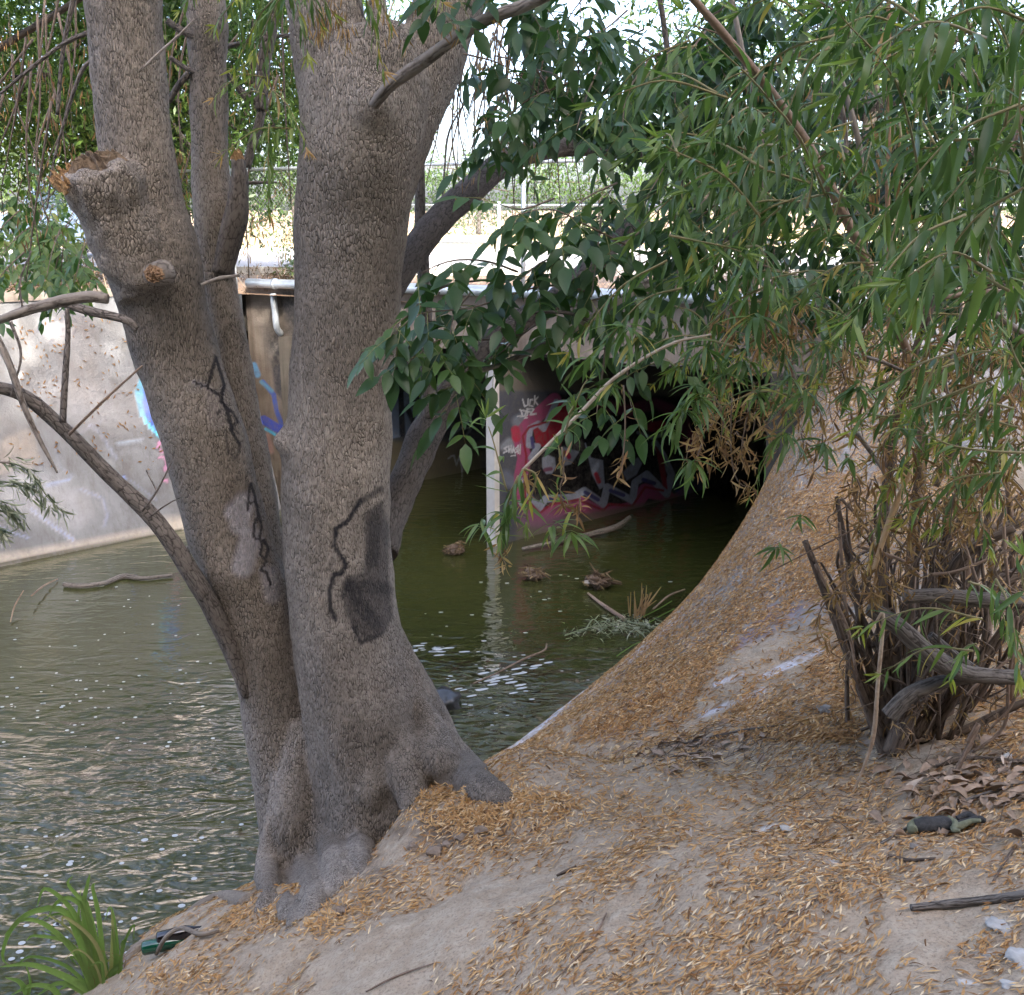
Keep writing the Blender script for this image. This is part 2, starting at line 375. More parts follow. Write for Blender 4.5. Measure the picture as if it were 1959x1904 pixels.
# ------------------------------------------------------------------ terrain of the near bank
WL = np.array([[-30, -19.], [-14, -5.], [-6, 1.2], [-3.0, 3.3], [-2.55, 4.2], [-2.30, 4.88], [-2.05, 5.40], [-1.58, 5.74], [-.95, 6.3], [-.23, 7.2], [.65, 8.55], [1.42, 9.76], [1.9, 10.55], [2.32, 11.28], [3.1, 12.6], [6, 17]])
WLs = catmull(np.c_[WL, np.zeros(len(WL))], 500)[:, :2]
TT = np.interp(WLs[:, 1], [7.0, 8.3, 9.76, 11.1], [0, .12, .42, 1.0])
pr0 = ([-3, -1, 0, .7, 1.4, 2.8, 4, 6, 10, 40], [-.9, -.45, 0, .47, .86, 1.52, 1.95, 2.55, 2.95, 3.3])
pr1 = ([-3, -1, 0, .6, 1.2, 1.6, 2.2, 4, 10, 40], [-.9, -.8, 0, 1.5, 2.75, 3.0, 3.05, 3.08, 3.1, 3.3])
def bank_h(X, Y):
    sh = X.shape; X = X.ravel(); Y = Y.ravel(); out = np.zeros(len(X)); dd = np.zeros(len(X)); tt = np.zeros(len(X))
    Tn = np.gradient(WLs, axis=0)
    for k in range(0, len(X), 20000):
        x = X[k:k + 20000]; y = Y[k:k + 20000]
        D = (x[:, None] - WLs[:, 0]) ** 2 + (y[:, None] - WLs[:, 1]) ** 2; i = D.argmin(1)
        vx, vy = x - WLs[i, 0], y - WLs[i, 1]; sg = np.sign(Tn[i, 1] * vx - Tn[i, 0] * vy)
        d = np.sqrt(D[np.arange(len(x)), i]) * sg; t_ = TT[i]
        out[k:k + 20000] = np.interp(d, *pr0) * (1 - t_) + np.interp(d, *pr1) * t_
        dd[k:k + 20000] = d; tt[k:k + 20000] = t_
    return out.reshape(sh), dd.reshape(sh), tt.reshape(sh)
PP = np.array([-.26, 12.7]); HD = np.array([.877, -.48]); HM = np.array([-.48, -.877]); UD = np.array([.743, .669]); ND = np.array([.669, -.743])
gx = np.concatenate([np.linspace(-12, -2.6, 50, endpoint=False), np.linspace(-2.6, 4.2, 380, endpoint=False), np.linspace(4.2, 40, 60)])
gy = np.concatenate([np.linspace(-30, 2.0, 60, endpoint=False), np.linspace(2.0, 12.2, 560, endpoint=False), np.linspace(12.2, 14.0, 16)])
GX, GY = np.meshgrid(gx, gy, indexing='ij')
GZ, GD, GT = bank_h(GX, GY)
for _ in range(3):
    g = np.pad(GZ, 1, mode='edge'); GZ = (g[1:-1, 1:-1] * 2 + g[:-2, 1:-1] + g[2:, 1:-1] + g[1:-1, :-2] + g[1:-1, 2:]) / 6
flat = np.stack([GX.ravel(), GY.ravel(), 0 * GX.ravel()], 1)
core = (GX.ravel() > -3.2) & (GX.ravel() < 4.5) & (GY.ravel() > 1.8)
nzv = np.zeros(len(flat)); pc = flat[core]
nzv[core] = .085 * fnoise(pc, 1.1) + .045 * fnoise(pc, 3.1, 3) + .016 * fnoise(pc, 9, 7) + .007 * fnoise(pc, 26, 9)
CONC = np.clip((GT - .02) * 9, 0, 1) * np.clip(3.4 - GD, 0, 1)
GZ = GZ + nzv.reshape(GZ.shape) * (1 - .72 * CONC) * np.clip(GD * 2 + .4, .0, 1)
def add_gauss(px, py, z, rx, ry, h, ang=0):
    global GZ
    c = at_z(px, py, z); dx, dy = GX - c[0], GY - c[1]; ca, sa = math.cos(ang), math.sin(ang)
    a = (dx * ca + dy * sa) / rx; b2 = (-dx * sa + dy * ca) / ry; GZ = GZ + h * np.exp(-(a * a + b2 * b2))
def add_w(x, y, rx, ry, h, ang=0):
    global GZ
    dx, dy = GX - x, GY - y; ca, sa = math.cos(ang), math.sin(ang); a = (dx * ca + dy * sa) / rx; b2 = (-dx * sa + dy * ca) / ry; GZ = GZ + h * np.exp(-(a * a + b2 * b2))
add_w(-.15, 4.8, .6, .45, .34, .5)
add_w(-.50, 5.02, .22, .2, .12, .4)
add_w(-1.12, 4.98, .42, .36, -.11, 0)
add_gauss(880, 1590, .95, .30, .14, -.12, .5)      # hollow between the roots
add_gauss(960, 1570, 1.0, .26, .05, .05, .9)
add_gauss(1010, 1530, 1.0, .3, .05, .04, .2)
add_gauss(930, 1610, 1.0, .14, .035, -.06, .9)
add_gauss(850, 1740, 1.1, .16, .10, -.07, .5)
add_gauss(700, 1640, .7, .25, .16, -.08, .6)
add_gauss(640, 1800, .9, .35, .15, .06, .7)
add_gauss(520, 1780, .5, .30, .10, .06, .7)
nx, ny = GX.shape
idx = np.arange(nx * ny).reshape(nx, ny)
Fq = np.stack([idx[:-1, :-1], idx[1:, :-1], idx[1:, 1:], idx[:-1, 1:]], -1).reshape(-1, 4)
BV = np.stack([GX, GY, GZ], -1).reshape(-1, 3)
side = (BV[:, :2] - PP) @ HM            # >0 on the camera's side of the headwall
keep = (side[Fq].min(1) > -.06) & (GD.ravel()[Fq].max(1) > -2.4)
Fq = Fq[keep]
pm = []
purple = (.22, .15, .24)
for s_, wd in (('1560,1150 1440,1215', 22), ('1480,1165 1410,1240', 14), ('1180,1395 1150,1410', 16), ('1230,1330 1200,1350', 10)):
    pm.append(('s', L(I_, s_), wd, purple, .5, 10))
for s_, wd in (('1570,1245 1450,1300', 7), ('1540,1255 1480,1285', 10), ('1460,1320 1340,1370', 6), ('1630,1080 1590,1110', 7), ('1420,1290 1370,1310', 8)):
    pm.append(('s', L(I_, s_), wd, (.62, .62, .68), .8, 5))
pm.append(('s', L(I_, '920,1466 1040,1385 1150,1305 1230,1235 1300,1170'), 16, (.60, .58, .60), .95, 6))
pm.append(('s', L(I_, '1530,880 1480,960 1420,1045'), 5, (.6, .58, .55), .6, 6))
for s_, wd in (('1500,1585 1515,1590', 9), ('1890,1760 1930,1772', 12), ('1940,1830 1959,1840', 22), ('1860,1820 1900,1828', 6), ('1450,1590 1485,1580', 5), ('1580,1640 1600,1650', 5), ('1830,1875 1870,1880', 5)):
    pm.append(('s', L(I_, s_), wd, (.68, .68, .67), .95, 5))
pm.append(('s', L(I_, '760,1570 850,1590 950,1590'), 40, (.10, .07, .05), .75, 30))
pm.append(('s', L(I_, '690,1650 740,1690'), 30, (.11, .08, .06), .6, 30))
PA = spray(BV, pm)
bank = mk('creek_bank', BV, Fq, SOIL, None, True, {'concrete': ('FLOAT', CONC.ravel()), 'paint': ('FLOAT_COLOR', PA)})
tag(bank, kind='structure')
BVH = BVHTree.FromPolygons([tuple(v) for v in BV.tolist()], Fq.tolist())
def hit(px, py):
    r = ray(px, py); h = BVH.ray_cast(Vector((0, 0, CAMZ)), Vector(r)); return (np.array(h[0]), np.array(h[1])) if h[0] is not None else (at_z(px, py, 0), np.array([0, 0, 1.]))
def drop(x, y):
    h = BVH.ray_cast(Vector((x, y, 9)), Vector((0, 0, -1))); return (np.array(h[0]), np.array(h[1])) if h[0] is not None else None

# ------------------------------------------------------------------ water and bed
wx = np.concatenate([[-60, -30], np.linspace(-14, 10, 160), [30]]); wy = np.concatenate([[-40, -20, -5], np.linspace(2, 24, 150), [45]])
WX, WY = np.meshgrid(wx, wy, indexing='ij'); iw = np.arange(WX.size).reshape(WX.shape)
Fw = np.stack([iw[:-1, :-1], iw[1:, :-1], iw[1:, 1:], iw[:-1, 1:]], -1).reshape(-1, 4)
WV = np.stack([WX, WY, 0 * WX], -1).reshape(-1, 3)
rough = .07 + 1.25 * np.exp(-((WV[:, 1] - 6.8 - .25 * (WV[:, 0] + 2)) / 1.5) ** 2) * (1 + .6 * fnoise(WV, .7))
rough = np.where(WV[:, 1] > 10.5, .08, rough)
wkx, wky, _ = proj(WV)
rough += 1.0 * np.exp(-((wkx - 930) / 90) ** 2 - ((wky - 1310) / 28) ** 2)
wat = mk('water', WV, Fw, WATER, None, True, {'rough': ('FLOAT', np.clip(rough, .06, 2.2))}); tag(wat, kind='structure')
bz = -.75 + .12 * fnoise(WV, .9) + .5 * np.exp(-np.abs((WV[:, :2] - [-1.9, 4.9]) @ ND) / .8)
bed = mk('creek_bed', np.c_[WV[:, :2], np.minimum(bz, -.12)], Fw, BED, None, True); tag(bed, kind='structure')

# ------------------------------------------------------------------ far ground, road
CL = np.array([-3.18, 14.3])                      # foot of the far wing wall at the culvert
def P3(xy, z): return [xy[0], xy[1], z]
back = -HM * .3
a0 = CL - UD * 26 - ND * 1.0; a1 = CL - ND * 1.0; h0 = CL + back * 1; h1 = PP + HD * 40 + back
ring = [a0, a1, np.array([h0[0], h0[1]]), h1, np.array([900, -300]), np.array([900, 900]), np.array([-900, 900]), np.array([-900, -200])]
fg = [P3(q, 2.88) for q in ring]
bm = bmesh.new(); bm.faces.new([bm.verts.new(q) for q in fg]); bmesh.ops.triangulate(bm, faces=bm.faces[:]); bmesh.ops.recalc_face_normals(bm, faces=bm.faces[:])
me = bpy.data.meshes.new('far_ground'); bm.to_mesh(me); bm.free(); me.materials.append(DIRT); tag(link('far_ground', me), kind='structure')
def strip(name, y0, y1, z, mat, x0=-300, x1=300, tilt=-.05):
    V = [[x0, y0 + x0 * tilt, z], [x1, y0 + x1 * tilt, z], [x1, y1 + x1 * tilt, z], [x0, y1 + x0 * tilt, z]]
    o = mk(name, V, np.array([[0, 1, 2, 3]]), mat); tag(o, kind='structure')
strip('road', 19.5, 28.5, 2.888, ASPH)
strip('dry_grass_field', 30.5, 70, 2.892, STRAW)
CURB = simple('kerb_concrete', (.42, .40, .38), .9, .2, 6, (.5, .48, .46), .2)
for yy in (19.3, 28.6):
    V, F = box((0, yy, 2.95), (200, .18, .14)); V[:, 1] += V[:, 0] * -.05; tag(mk('kerb', V, F, CURB), kind='structure')
V, F = box((0, 29.5, 2.91), (200, 1.5, .08)); V[:, 1] += V[:, 0] * -.05
tag(mk('pavement', V, F, simple('pink_pavement', (.45, .30, .25), .9, .2, 4, (.5, .36, .3), .2)), kind='structure')

# ------------------------------------------------------------------ far wing wall with graffiti
n1_, n2_ = 620, 110
S_ = np.linspace(-24, 0, n1_); H_ = np.linspace(-.5, 2.93, n2_)
SS, HH = np.meshgrid(S_, H_, indexing='ij')
lean = HH / 3.0 * 1.0
XY = CL + SS[..., None] * UD - lean[..., None] * ND
FV = np.concatenate([XY, HH[..., None]], -1).reshape(-1, 3); ii = np.arange(n1_ * n2_).reshape(n1_, n2_)
F1 = np.stack([ii[:-1, :-1], ii[1:, :-1], ii[1:, 1:], ii[:-1, 1:]], -1).reshape(-1, 4)
dk = (.10, .10, .115); teal = (.10, .30, .42); nav = (.05, .09, .33); pk = (.50, .22, .36); fb = (.24, .28, .42)
wm = []
def S(fn, s, wd, col, al=.9, soft=2): return ('s', L(fn, s), wd, col, al, soft)
wm += [S(Z4, '20,1000 60,900 140,860 160,960', 30, (.42, .34, .26), .35, 14), S(Z4, '0,760 120,740', 26, (.2, .2, .2), .35, 20),
       S(Z4, '0,1520 200,1490 500,1440 1000,1340', 14, (.47, .41, .33), .5, 12), S(Z4, '900,1330 1020,1320', 20, (.46, .40, .32), .5, 14)]
for s_ in ('290,215 315,170 330,215', '300,198 326,198', '345,215 345,170 372,172 374,192 348,196', '430,172 395,172 395,215 430,215', '395,193 424,193', '450,170 450,215', '488,170 452,195 515,218',
           '375,240 340,240 340,262 372,268 372,292 335,292', '395,295 412,240 432,290', '400,275 426,275', '440,242 500,238', '468,240 474,292', '215,240 240,300', '240,225 175,300', '270,320 285,305 303,312 275,345 310,340',
           '150,265 200,250'):
    wm.append(S(Z4, s_, 2.2, dk, .85, 1.6))
wm += [S(Z4, '800,510 765,600 790,700 840,780 900,840', 13, teal, .95, 4), S(Z4, '820,560 815,680 850,760 900,810', 16, nav, .9, 4),
       S(Z4, '905,880 880,870 868,900 890,925 930,920', 3, pk, .8, 2), S(Z4, '875,960 900,950 920,1000 905,1030 940,1020', 4, pk, .8, 2), S(Z4, '910,1085 925,1085', 5, pk, .8, 2), S(Z4, '945,1050 970,1055', 5, pk, .6, 3),
       S(Z4, '675,1060 680,1110 690,1145', 4, (.12, .18, .5), .9, 2), S(Z4, '170,1240 260,1310 400,1410', 4, fb, .7, 3), S(Z4, '0,1340 60,1370 160,1400', 3, fb, .6, 3),
       S(Z4, '500,780 560,830 600,900 640,960', 4, fb, .35, 3), S(Z4, '440,1130 560,1180 595,1260 575,1340', 3, fb, .45, 3), S(Z4, '260,1110 380,1080', 4, (.25, .35, .6), .4, 4),
       S(Z4, '560,760 500,780 400,860', 3, (.3, .3, .4), .3, 3), S(Z4, '650,880 780,860', 4, (.4, .5, .62), .4, 4), S(Z4, '560,1040 700,1070 860,1190', 3, fb, .35, 3), S(Z4, '300,900 320,1000 400,1060', 3, fb, .3, 3),
       S(Z4, '90,530 120,500', 8, (.75, .75, .75), .5, 5), S(Z4, '780,720 800,760 870,830 910,850', 3, (.12, .55, .75), .9, 2)]
wm += [S(Z4, '-100,1568 500,1452 1000,1356', 5, (.06, .055, .04), .85, 3), S(Z4, '60,300 110,520 80,700', 60, (.16, .15, .14), .35, 40), S(Z4, '420,300 460,560', 50, (.2, .17, .15), .3, 40), S(Z4, '300,640 700,700', 60, (.45, .44, .44), .3, 40), S(Z4, '100,1150 400,1250', 50, (.44, .44, .45), .35, 40)]
# the end of the wall beside the culvert
wm += [S(Z4, '1400,450 1420,500', 8, (.12, .3, .55), .8, 5), S(Z4, '1450,540 1510,610 1525,700 1560,790', 6, nav, .9, 3), S(Z4, '1440,540 1500,590', 4, teal, .6, 4),
       S(Z4, '1455,750 1560,815', 14, (.05, .08, .42), .95, 3), S(Z4, '1465,800 1540,845', 4, (.1, .5, .75), .9, 2),
       S(Z4, '1600,120 1570,300 1590,420', 46, (.035, .035, .035), .92, 30), S(Z4, '1540,480 1550,580 1600,640', 18, (.05, .05, .055), .9, 6), S(Z4, '1600,480 1600,560', 26, (.05, .05, .055), .9, 8),
       S(Z4, '1470,840 1490,920', 10, (.5, .3, .3), .5, 6), S(Z4, '1470,150 1520,200 1550,260', 26, (.09, .075, .06), .7, 20)]
WP = spray(FV, wm)
wing = empty('wing_wall', P3(CL, 0)); tag(wing, 'sloping grey concrete channel wall across the creek, sprayed with blue, black and pink graffiti', 'wall')
mk('wall_face', FV, F1, C_WING, wing, True, {'paint': ('FLOAT_COLOR', WP)})
g = Geo()
top = np.array([P3(CL + s_ * UD - .977 * ND, 2.93) for s_ in (-24, 0)])
bk = ND * -.28; fr_ = ND * .03
V = np.array([[*(top[0][:2] + fr_), 2.93], [*(top[1][:2] + fr_), 2.93], [*(top[1][:2] + bk), 2.93], [*(top[0][:2] + bk), 2.93]]); V2 = V.copy(); V2[:, 2] += .10
g.add(np.vstack([V, V2]), np.array([[0, 1, 5, 4], [1, 2, 6, 5], [2, 3, 7, 6], [3, 0, 4, 7], [4, 5, 6, 7], [3, 2, 1, 0]]))
g.build('coping', C_HEADP, wing)

# ------------------------------------------------------------------ culvert
cul = empty('culvert', P3(PP, 0)); tag(cul, 'two-cell concrete box culvert under the road, dark inside, with a white-ended dividing pier', 'culvert')
def slab(name, pts, z0, z1, mat, paint=None):
    """vertical prism over a plan quad"""
    n = len(pts); V = [P3(q, z0 if np.isscalar(z0) else z0[i]) for i, q in enumerate(pts)] + [P3(q, z1 if np.isscalar(z1) else z1[i]) for i, q in enumerate(pts)]
    F = [[i, (i + 1) % n, n + (i + 1) % n, n + i] for i in range(n)]
    return mk(name, V, [np.array(F), np.array([list(range(n, 2 * n))]), np.array([list(range(n - 1, -1, -1))])], mat, cul)
# headwall beam (front face finely gridded so that it weathers), slab, walls
LF = CL + .27 * UD - .95 * ND; RF = PP + HD * 4.35
LEN = 24
hb0 = LF; hb1 = RF
nseg, nh = 260, 36
SS, HH = np.meshgrid(np.linspace(0, 1, nseg), np.linspace(0, 1, nh), indexing='ij')
zt = 2.98 + .12 * SS; zb = 2.30 + .06 * SS
XY = hb0 + SS[..., None] * (hb1 - hb0); ZZ = zb + (zt - zb) * HH
V = np.concatenate([XY, ZZ[..., None]], -1).reshape(-1, 3); ii = np.arange(nseg * nh).reshape(nseg, nh)
V[:, :2] += HM * (.02 * fnoise(V, 2.5)[:, None])
lowe = HH.ravel() < .02; V[lowe, 2] += .05 * fnoise(V[lowe], 6)
F = np.stack([ii[:-1, :-1], ii[1:, :-1], ii[1:, 1:], ii[:-1, 1:]], -1).reshape(-1, 4)
mk('headwall', V, F, C_HEAD, cul, True, {'paint': ('FLOAT_COLOR', np.zeros((len(V), 4)))})
bkk = -HM * .35
V = np.array([P3(hb0 + HM * .03, 2.98), P3(hb1 + HM * .03, 3.10), P3(hb1 + bkk, 3.10), P3(hb0 + bkk, 2.98)]); V2 = V.copy(); V2[:, 2] += .07
mk('headwall_cap', np.vstack([V, V2]), np.array([[0, 1, 5, 4], [1, 2, 6, 5], [2, 3, 7, 6], [3, 0, 4, 7], [4, 5, 6, 7], [3, 2, 1, 0]]), C_HEADP, cul)
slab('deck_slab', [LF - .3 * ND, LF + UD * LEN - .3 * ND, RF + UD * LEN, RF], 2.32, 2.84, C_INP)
# left abutment (gridded, painted)
def wallgrid(name, p0, p1, z0, z1, n, h, mat, marks, nrm):
    SS, HH = np.meshgrid(np.linspace(0, 1, n), np.linspace(0, 1, h), indexing='ij'); XY = p0 + SS[..., None] * (p1 - p0)
    V = np.concatenate([XY, (z0 + (z1 - z0) * HH)[..., None]], -1).reshape(-1, 3); ii = np.arange(n * h).reshape(n, h)
    F = np.stack([ii[:-1, :-1], ii[1:, :-1], ii[1:, 1:], ii[:-1, 1:]], -1).reshape(-1, 4)
    return mk(name, V, F, mat, cul, True, {'paint': ('FLOAT_COLOR', spray(V, marks))})
gb = (.10, .15, .22)
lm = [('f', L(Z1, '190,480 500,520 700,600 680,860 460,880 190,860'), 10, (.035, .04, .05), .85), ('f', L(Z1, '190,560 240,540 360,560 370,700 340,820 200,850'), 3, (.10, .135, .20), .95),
      S(Z1, '250,560 262,830', 9, (.012, .014, .02), .95, 2), S(Z1, '262,580 330,560 345,640 275,690', 7, (.012, .014, .02), .95, 2), S(Z1, '290,690 350,820', 9, (.012, .014, .02), .95, 2),
      S(Z1, '390,720 440,760 420,840', 6, (.14, .19, .28), .6, 3), S(Z1, '520,720 600,690 620,760 540,830 520,860', 3, (.14, .17, .22), .7, 2), S(Z1, '560,780 640,800 600,850', 2.5, (.2, .22, .25), .6, 2),
      ('f', L(Z1, '190,880 420,890 600,860 690,900 680,1040 350,1080 190,1120'), 12, (.115, .10, .055), .6),
      S(Z1, '515,960 545,945 560,1000 575,950 590,1020 590,1060', 1.6, (.35, .36, .38), .8, 1.4)]
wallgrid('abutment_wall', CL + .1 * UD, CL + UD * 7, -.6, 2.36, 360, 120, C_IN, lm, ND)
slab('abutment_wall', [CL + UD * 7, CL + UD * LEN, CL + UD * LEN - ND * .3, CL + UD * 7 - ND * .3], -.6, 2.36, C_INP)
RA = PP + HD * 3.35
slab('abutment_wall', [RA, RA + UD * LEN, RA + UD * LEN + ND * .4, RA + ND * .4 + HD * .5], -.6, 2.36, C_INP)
# the flank of the headwall left of the opening
hd_ = (hb1 - hb0) / np.linalg.norm(hb1 - hb0); o_ = wallgrid('headwall_flank', hb0 + HM * .03 - hd_ * .1, hb0 + HM * .03 + hd_ * 1.02, -.6, 2.99, 90, 240, C_HEAD, wm, HM)
# pier with the big piece
mg = (.22, .045, .11); gr = (.20, .225, .29); bl = (.004, .003, .005); rd = (.17, .01, .022); ny_ = (.03, .03, .12)
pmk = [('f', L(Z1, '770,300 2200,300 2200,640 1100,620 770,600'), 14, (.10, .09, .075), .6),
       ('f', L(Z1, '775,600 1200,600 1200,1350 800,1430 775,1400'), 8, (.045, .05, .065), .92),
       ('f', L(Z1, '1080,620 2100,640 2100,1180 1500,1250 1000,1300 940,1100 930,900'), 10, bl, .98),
       S(Z1, '900,760 960,730 1000,780', 16, (.20, .24, .30), .5, 10), S(Z1, '820,900 850,870 890,890', 9, (.28, .31, .36), .5, 8), S(Z1, '830,1060 900,1130', 14, (.17, .20, .28), .4, 12),
       S(Z1, '1100,640 970,760 905,840 935,960 915,1060 920,1190 1000,1290 1180,1225 1230,1205 1370,1275 1530,1240 1600,1140 1700,1160 1760,1210 1850,1140', 24, mg, .93, 3),
       S(Z1, '885,805 890,850', 12, (.30, .02, .05), .9, 5),
       ('f', L(Z1, '985,800 1020,770 1055,800 1110,650 1240,660 1200,760 1130,890 1050,905 1000,880'), 2, (.20, .009, .022), .96),
       S(Z1, '1110,650 1040,800 1010,770 965,795 958,890 1010,895 970,960', 9, gr, .93, 2), S(Z1, '975,850 982,900', 5, ny_, .9, 2),
       S(Z1, '935,1085 950,1170 1015,1235 1050,1185 1200,1178 1265,1140 1370,1215 1390,1120 1530,1195 1545,1095 1610,1050 1720,1160 1745,1050 1700,950 1655,880', 12, gr, .93, 2),
       S(Z1, '1080,1185 1150,1182', 6, ny_, .85, 2), S(Z1, '1270,1150 1340,1190', 6, ny_, .85, 2), S(Z1, '1410,1140 1480,1165', 6, ny_, .85, 2), S(Z1, '1590,1080 1650,1100', 6, ny_, .85, 2), S(Z1, '945,1120 975,1175', 6, ny_, .85, 2),
       S(Z1, '1150,640 1060,760 960,790 925,840 945,950 935,1070 940,1180 1020,1265 1080,1215 1230,1190 1370,1250 1400,1215 1530,1225 1600,1120 1700,1140', 3, rd, .95, 1.5),
       ('f', L(Z1, '1270,880 1300,960 1365,975 1375,1115 1350,1130 1310,1050'), 2, gr, .9), S(Z1, '1330,1050 1345,1090', 6, (.3, .01, .03), .9, 3),
       ('f', L(Z1, '1035,960 1060,945 1100,960 1105,1010 1085,1045 1055,1045 1035,1010'), 2, gr, .9), S(Z1, '1050,1025 1080,1020', 5, (.12, .03, .07), .9, 3),
       ('f', L(Z1, '1150,900 1230,930 1190,990 1150,1000'), 3, gr, .8), S(Z1, '1170,930 1180,955', 6, (.3, .01, .05), .9, 3),
       ('f', L(Z1, '1480,1040 1560,960 1580,990 1550,1050 1500,1080'), 3, gr, .75), ('f', L(Z1, '1660,900 1700,960 1720,1130 1700,1110'), 3, rd, .9),
       S(Z1, '1300,640 1500,700 1650,660 1800,720 1850,900', 16, (.14, .03, .07), .8, 8), S(Z1, '1640,790 1690,780', 14, (.25, .015, .04), .8, 6), S(Z1, '1560,820 1640,850 1700,830 1740,790', 4, gr, .7, 3),
       ('f', L(Z1, '900,1330 1500,1240 2000,1130 2000,1260 900,1460'), 10, (.10, .085, .07), .7), S(Z1, '930,1290 1050,1310 1120,1290', 20, (.16, .07, .14), .6, 12), S(Z1, '1800,1130 1900,1110', 20, (.04, .06, .14), .6, 12)]
whp = (.38, .40, .43)
for s_ in ('655,475 675,550 710,540 715,470', '765,480 735,480 730,545 765,550', '785,440 780,530', '820,450 785,490 815,530',          # UCK
           '640,600 655,660', '600,655 690,660', '625,590 690,600 680,655', '700,575 705,650', '700,580 760,575', '705,610 745,608', '730,580 775,580 735,640 800,630', '675,680 705,672',   # DFZ
           '490,985 455,1000 490,1030 450,1050', '505,975 510,1045', '530,970 530,1045', '507,1015 530,1010', '545,1045 555,985 570,1045', '548,1020 566,1020', '600,985 577,1005 600,1030 575,1050', '605,970 608,1055', '628,960 625,1060', '607,1020 627,1015', '530,1082 575,1078'):
    pmk.append(S(Z2, s_, 1.5, whp, .95, 1.1))
PF = PP + HM * .0
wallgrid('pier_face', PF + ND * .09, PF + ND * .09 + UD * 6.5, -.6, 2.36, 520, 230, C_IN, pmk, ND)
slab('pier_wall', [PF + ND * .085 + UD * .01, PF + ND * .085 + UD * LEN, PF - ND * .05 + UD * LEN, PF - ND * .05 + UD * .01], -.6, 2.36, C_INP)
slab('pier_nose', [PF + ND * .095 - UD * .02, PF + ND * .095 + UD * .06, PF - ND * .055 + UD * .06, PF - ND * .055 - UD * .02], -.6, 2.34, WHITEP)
# right-hand end post of the headwall, painted white
g = Geo(); q0 = PP + HD * 4.1
pts = np.array([[*(PP + HD * 3.55 + HM * .06), 1.2], [*(PP + HD * 4.2 + HM * .06), 3.15], [*(PP + HD * 4.45 + HM * .06), 3.15], [*(PP + HD * 3.95 + HM * .06), 1.2]])
g.add(np.vstack([pts, pts - np.array([HM[0] * .3, HM[1] * .3, 0])]), np.array([[0, 3, 2, 1], [4, 5, 6, 7], [0, 1, 5, 4], [1, 2, 6, 5], [2, 3, 7, 6], [3, 0, 4, 7]]))
g.build('end_post', WHITEP, cul)

# pipe along the headwall
pipe = empty('steel_pipe', P3(LF, 3.0)); tag(pipe, 'long galvanised steel pipe strapped along the top of the culvert headwall', 'pipe')
off = HM * .12
a_ = np.array(P3(LF + off + HD * .05, 3.02)); b_2 = np.array(P3(RF + off, 3.12))
g = Geo(); g.add(*tube([a_, (a_ + b_2) / 2, b_2], .062, 14, 20)); g.build('pipe', GALV, pipe, True)
el = at_y(522, 562, a_[1] - .25); g = Geo(); g.add(*tube([el, el + [0.02, -.02, -.25], el + [.03, -.02, -.45], el + [.07, .05, -.55]], .045, 10, 16)); g.build('down_pipe', GALV, pipe, True)
for k in np.linspace(.06, .94, 7):
    c = a_ + (b_2 - a_) * k; dv = unit(b_2 - a_); g = Geo(); g.add(*tube([c - dv * .025, c + dv * .025], .072, 12, 3)); g.build('pipe_strap', GALV, pipe, True)

# ------------------------------------------------------------------ chain-link fences
def fence(p0, p1, zb, h, step, rails, label, r=.028, pitch=.07):
    p0 = np.array(p0, float); p1 = np.array(p1, float); LL = np.linalg.norm(p1 - p0); dv = (p1 - p0) / LL
    f = empty('chain_link_fence', (*p0, zb)); tag(f, label, 'fence', 'chain-link fences along the road')
    k = 0
    while k <= LL:
        q = p0 + dv * k; g = Geo(); g.add(*tube([[*q, zb - .1], [*q, zb + h + .04]], r, 8, 3)); g.build('post', GALV, f, True); k += step
    for zr in rails:
        g = Geo(); g.add(*tube([[*p0, zb + zr], [*p1, zb + zr]], r * .75, 8, 3)); g.build('rail', GALV, f, True)
    n = int((LL + h) / pitch); ks = np.arange(n) * pitch; Vs = []; Fs = []; c = 0; rr = .0016
    for sg in (1, -1):
        for k in ks:
            s0, s1 = k - h, k; z0, z1 = zb, zb + h
            if s0 < 0: z0 = zb - s0; s0 = 0
            if s1 > LL: z1 = zb + h - (s1 - LL); s1 = LL
            if s1 <= s0: continue
            if sg < 0: z0, z1 = 2 * zb + h - z0, 2 * zb + h - z1
            A = np.array([*(p0 + dv * s0), z0]); B = np.array([*(p0 + dv * s1), z1]); u = unit(B - A); n1 = np.array([-dv[1], dv[0], 0]); n2 = np.cross(u, n1)
            for E in (A, B):
                for q in range(3):
                    an = q * 2.094; Vs.append(E + rr * (math.cos(an) * n1 + math.sin(an) * n2) + n1 * sg * .003)
            for q in range(3): Fs.append([c + q, c + (q + 1) % 3, c + 3 + (q + 1) % 3, c + 3 + q])
            c += 6
    o = mk('wire_mesh', Vs, np.array(Fs), WIRE, f); tag(o, kind='stuff')
fa = LF + back - HD * 3.0 + np.array([0, .35]); fence(fa - UD * .0 + np.array([-9, -3.2]) * .0, PP + HD * 5.2 + back + np.array([0, .2]), 2.9, 1.66, 2.45, (1.64,), 'tall chain-link fence standing just behind the culvert headwall')
fence(CL - UD * 16 - ND * 2.2, CL - UD * .3 - ND * 2.2, 2.88, 1.25, 2.6, (), 'chain-link fence above the far channel wall, left of the trunks')
fence((-2.4, 17.4), (14, 16.6), 2.88, 1.2, 2.2, (1.18, .62), 'lower chain-link fence with a middle rail at the near edge of the road', .024)

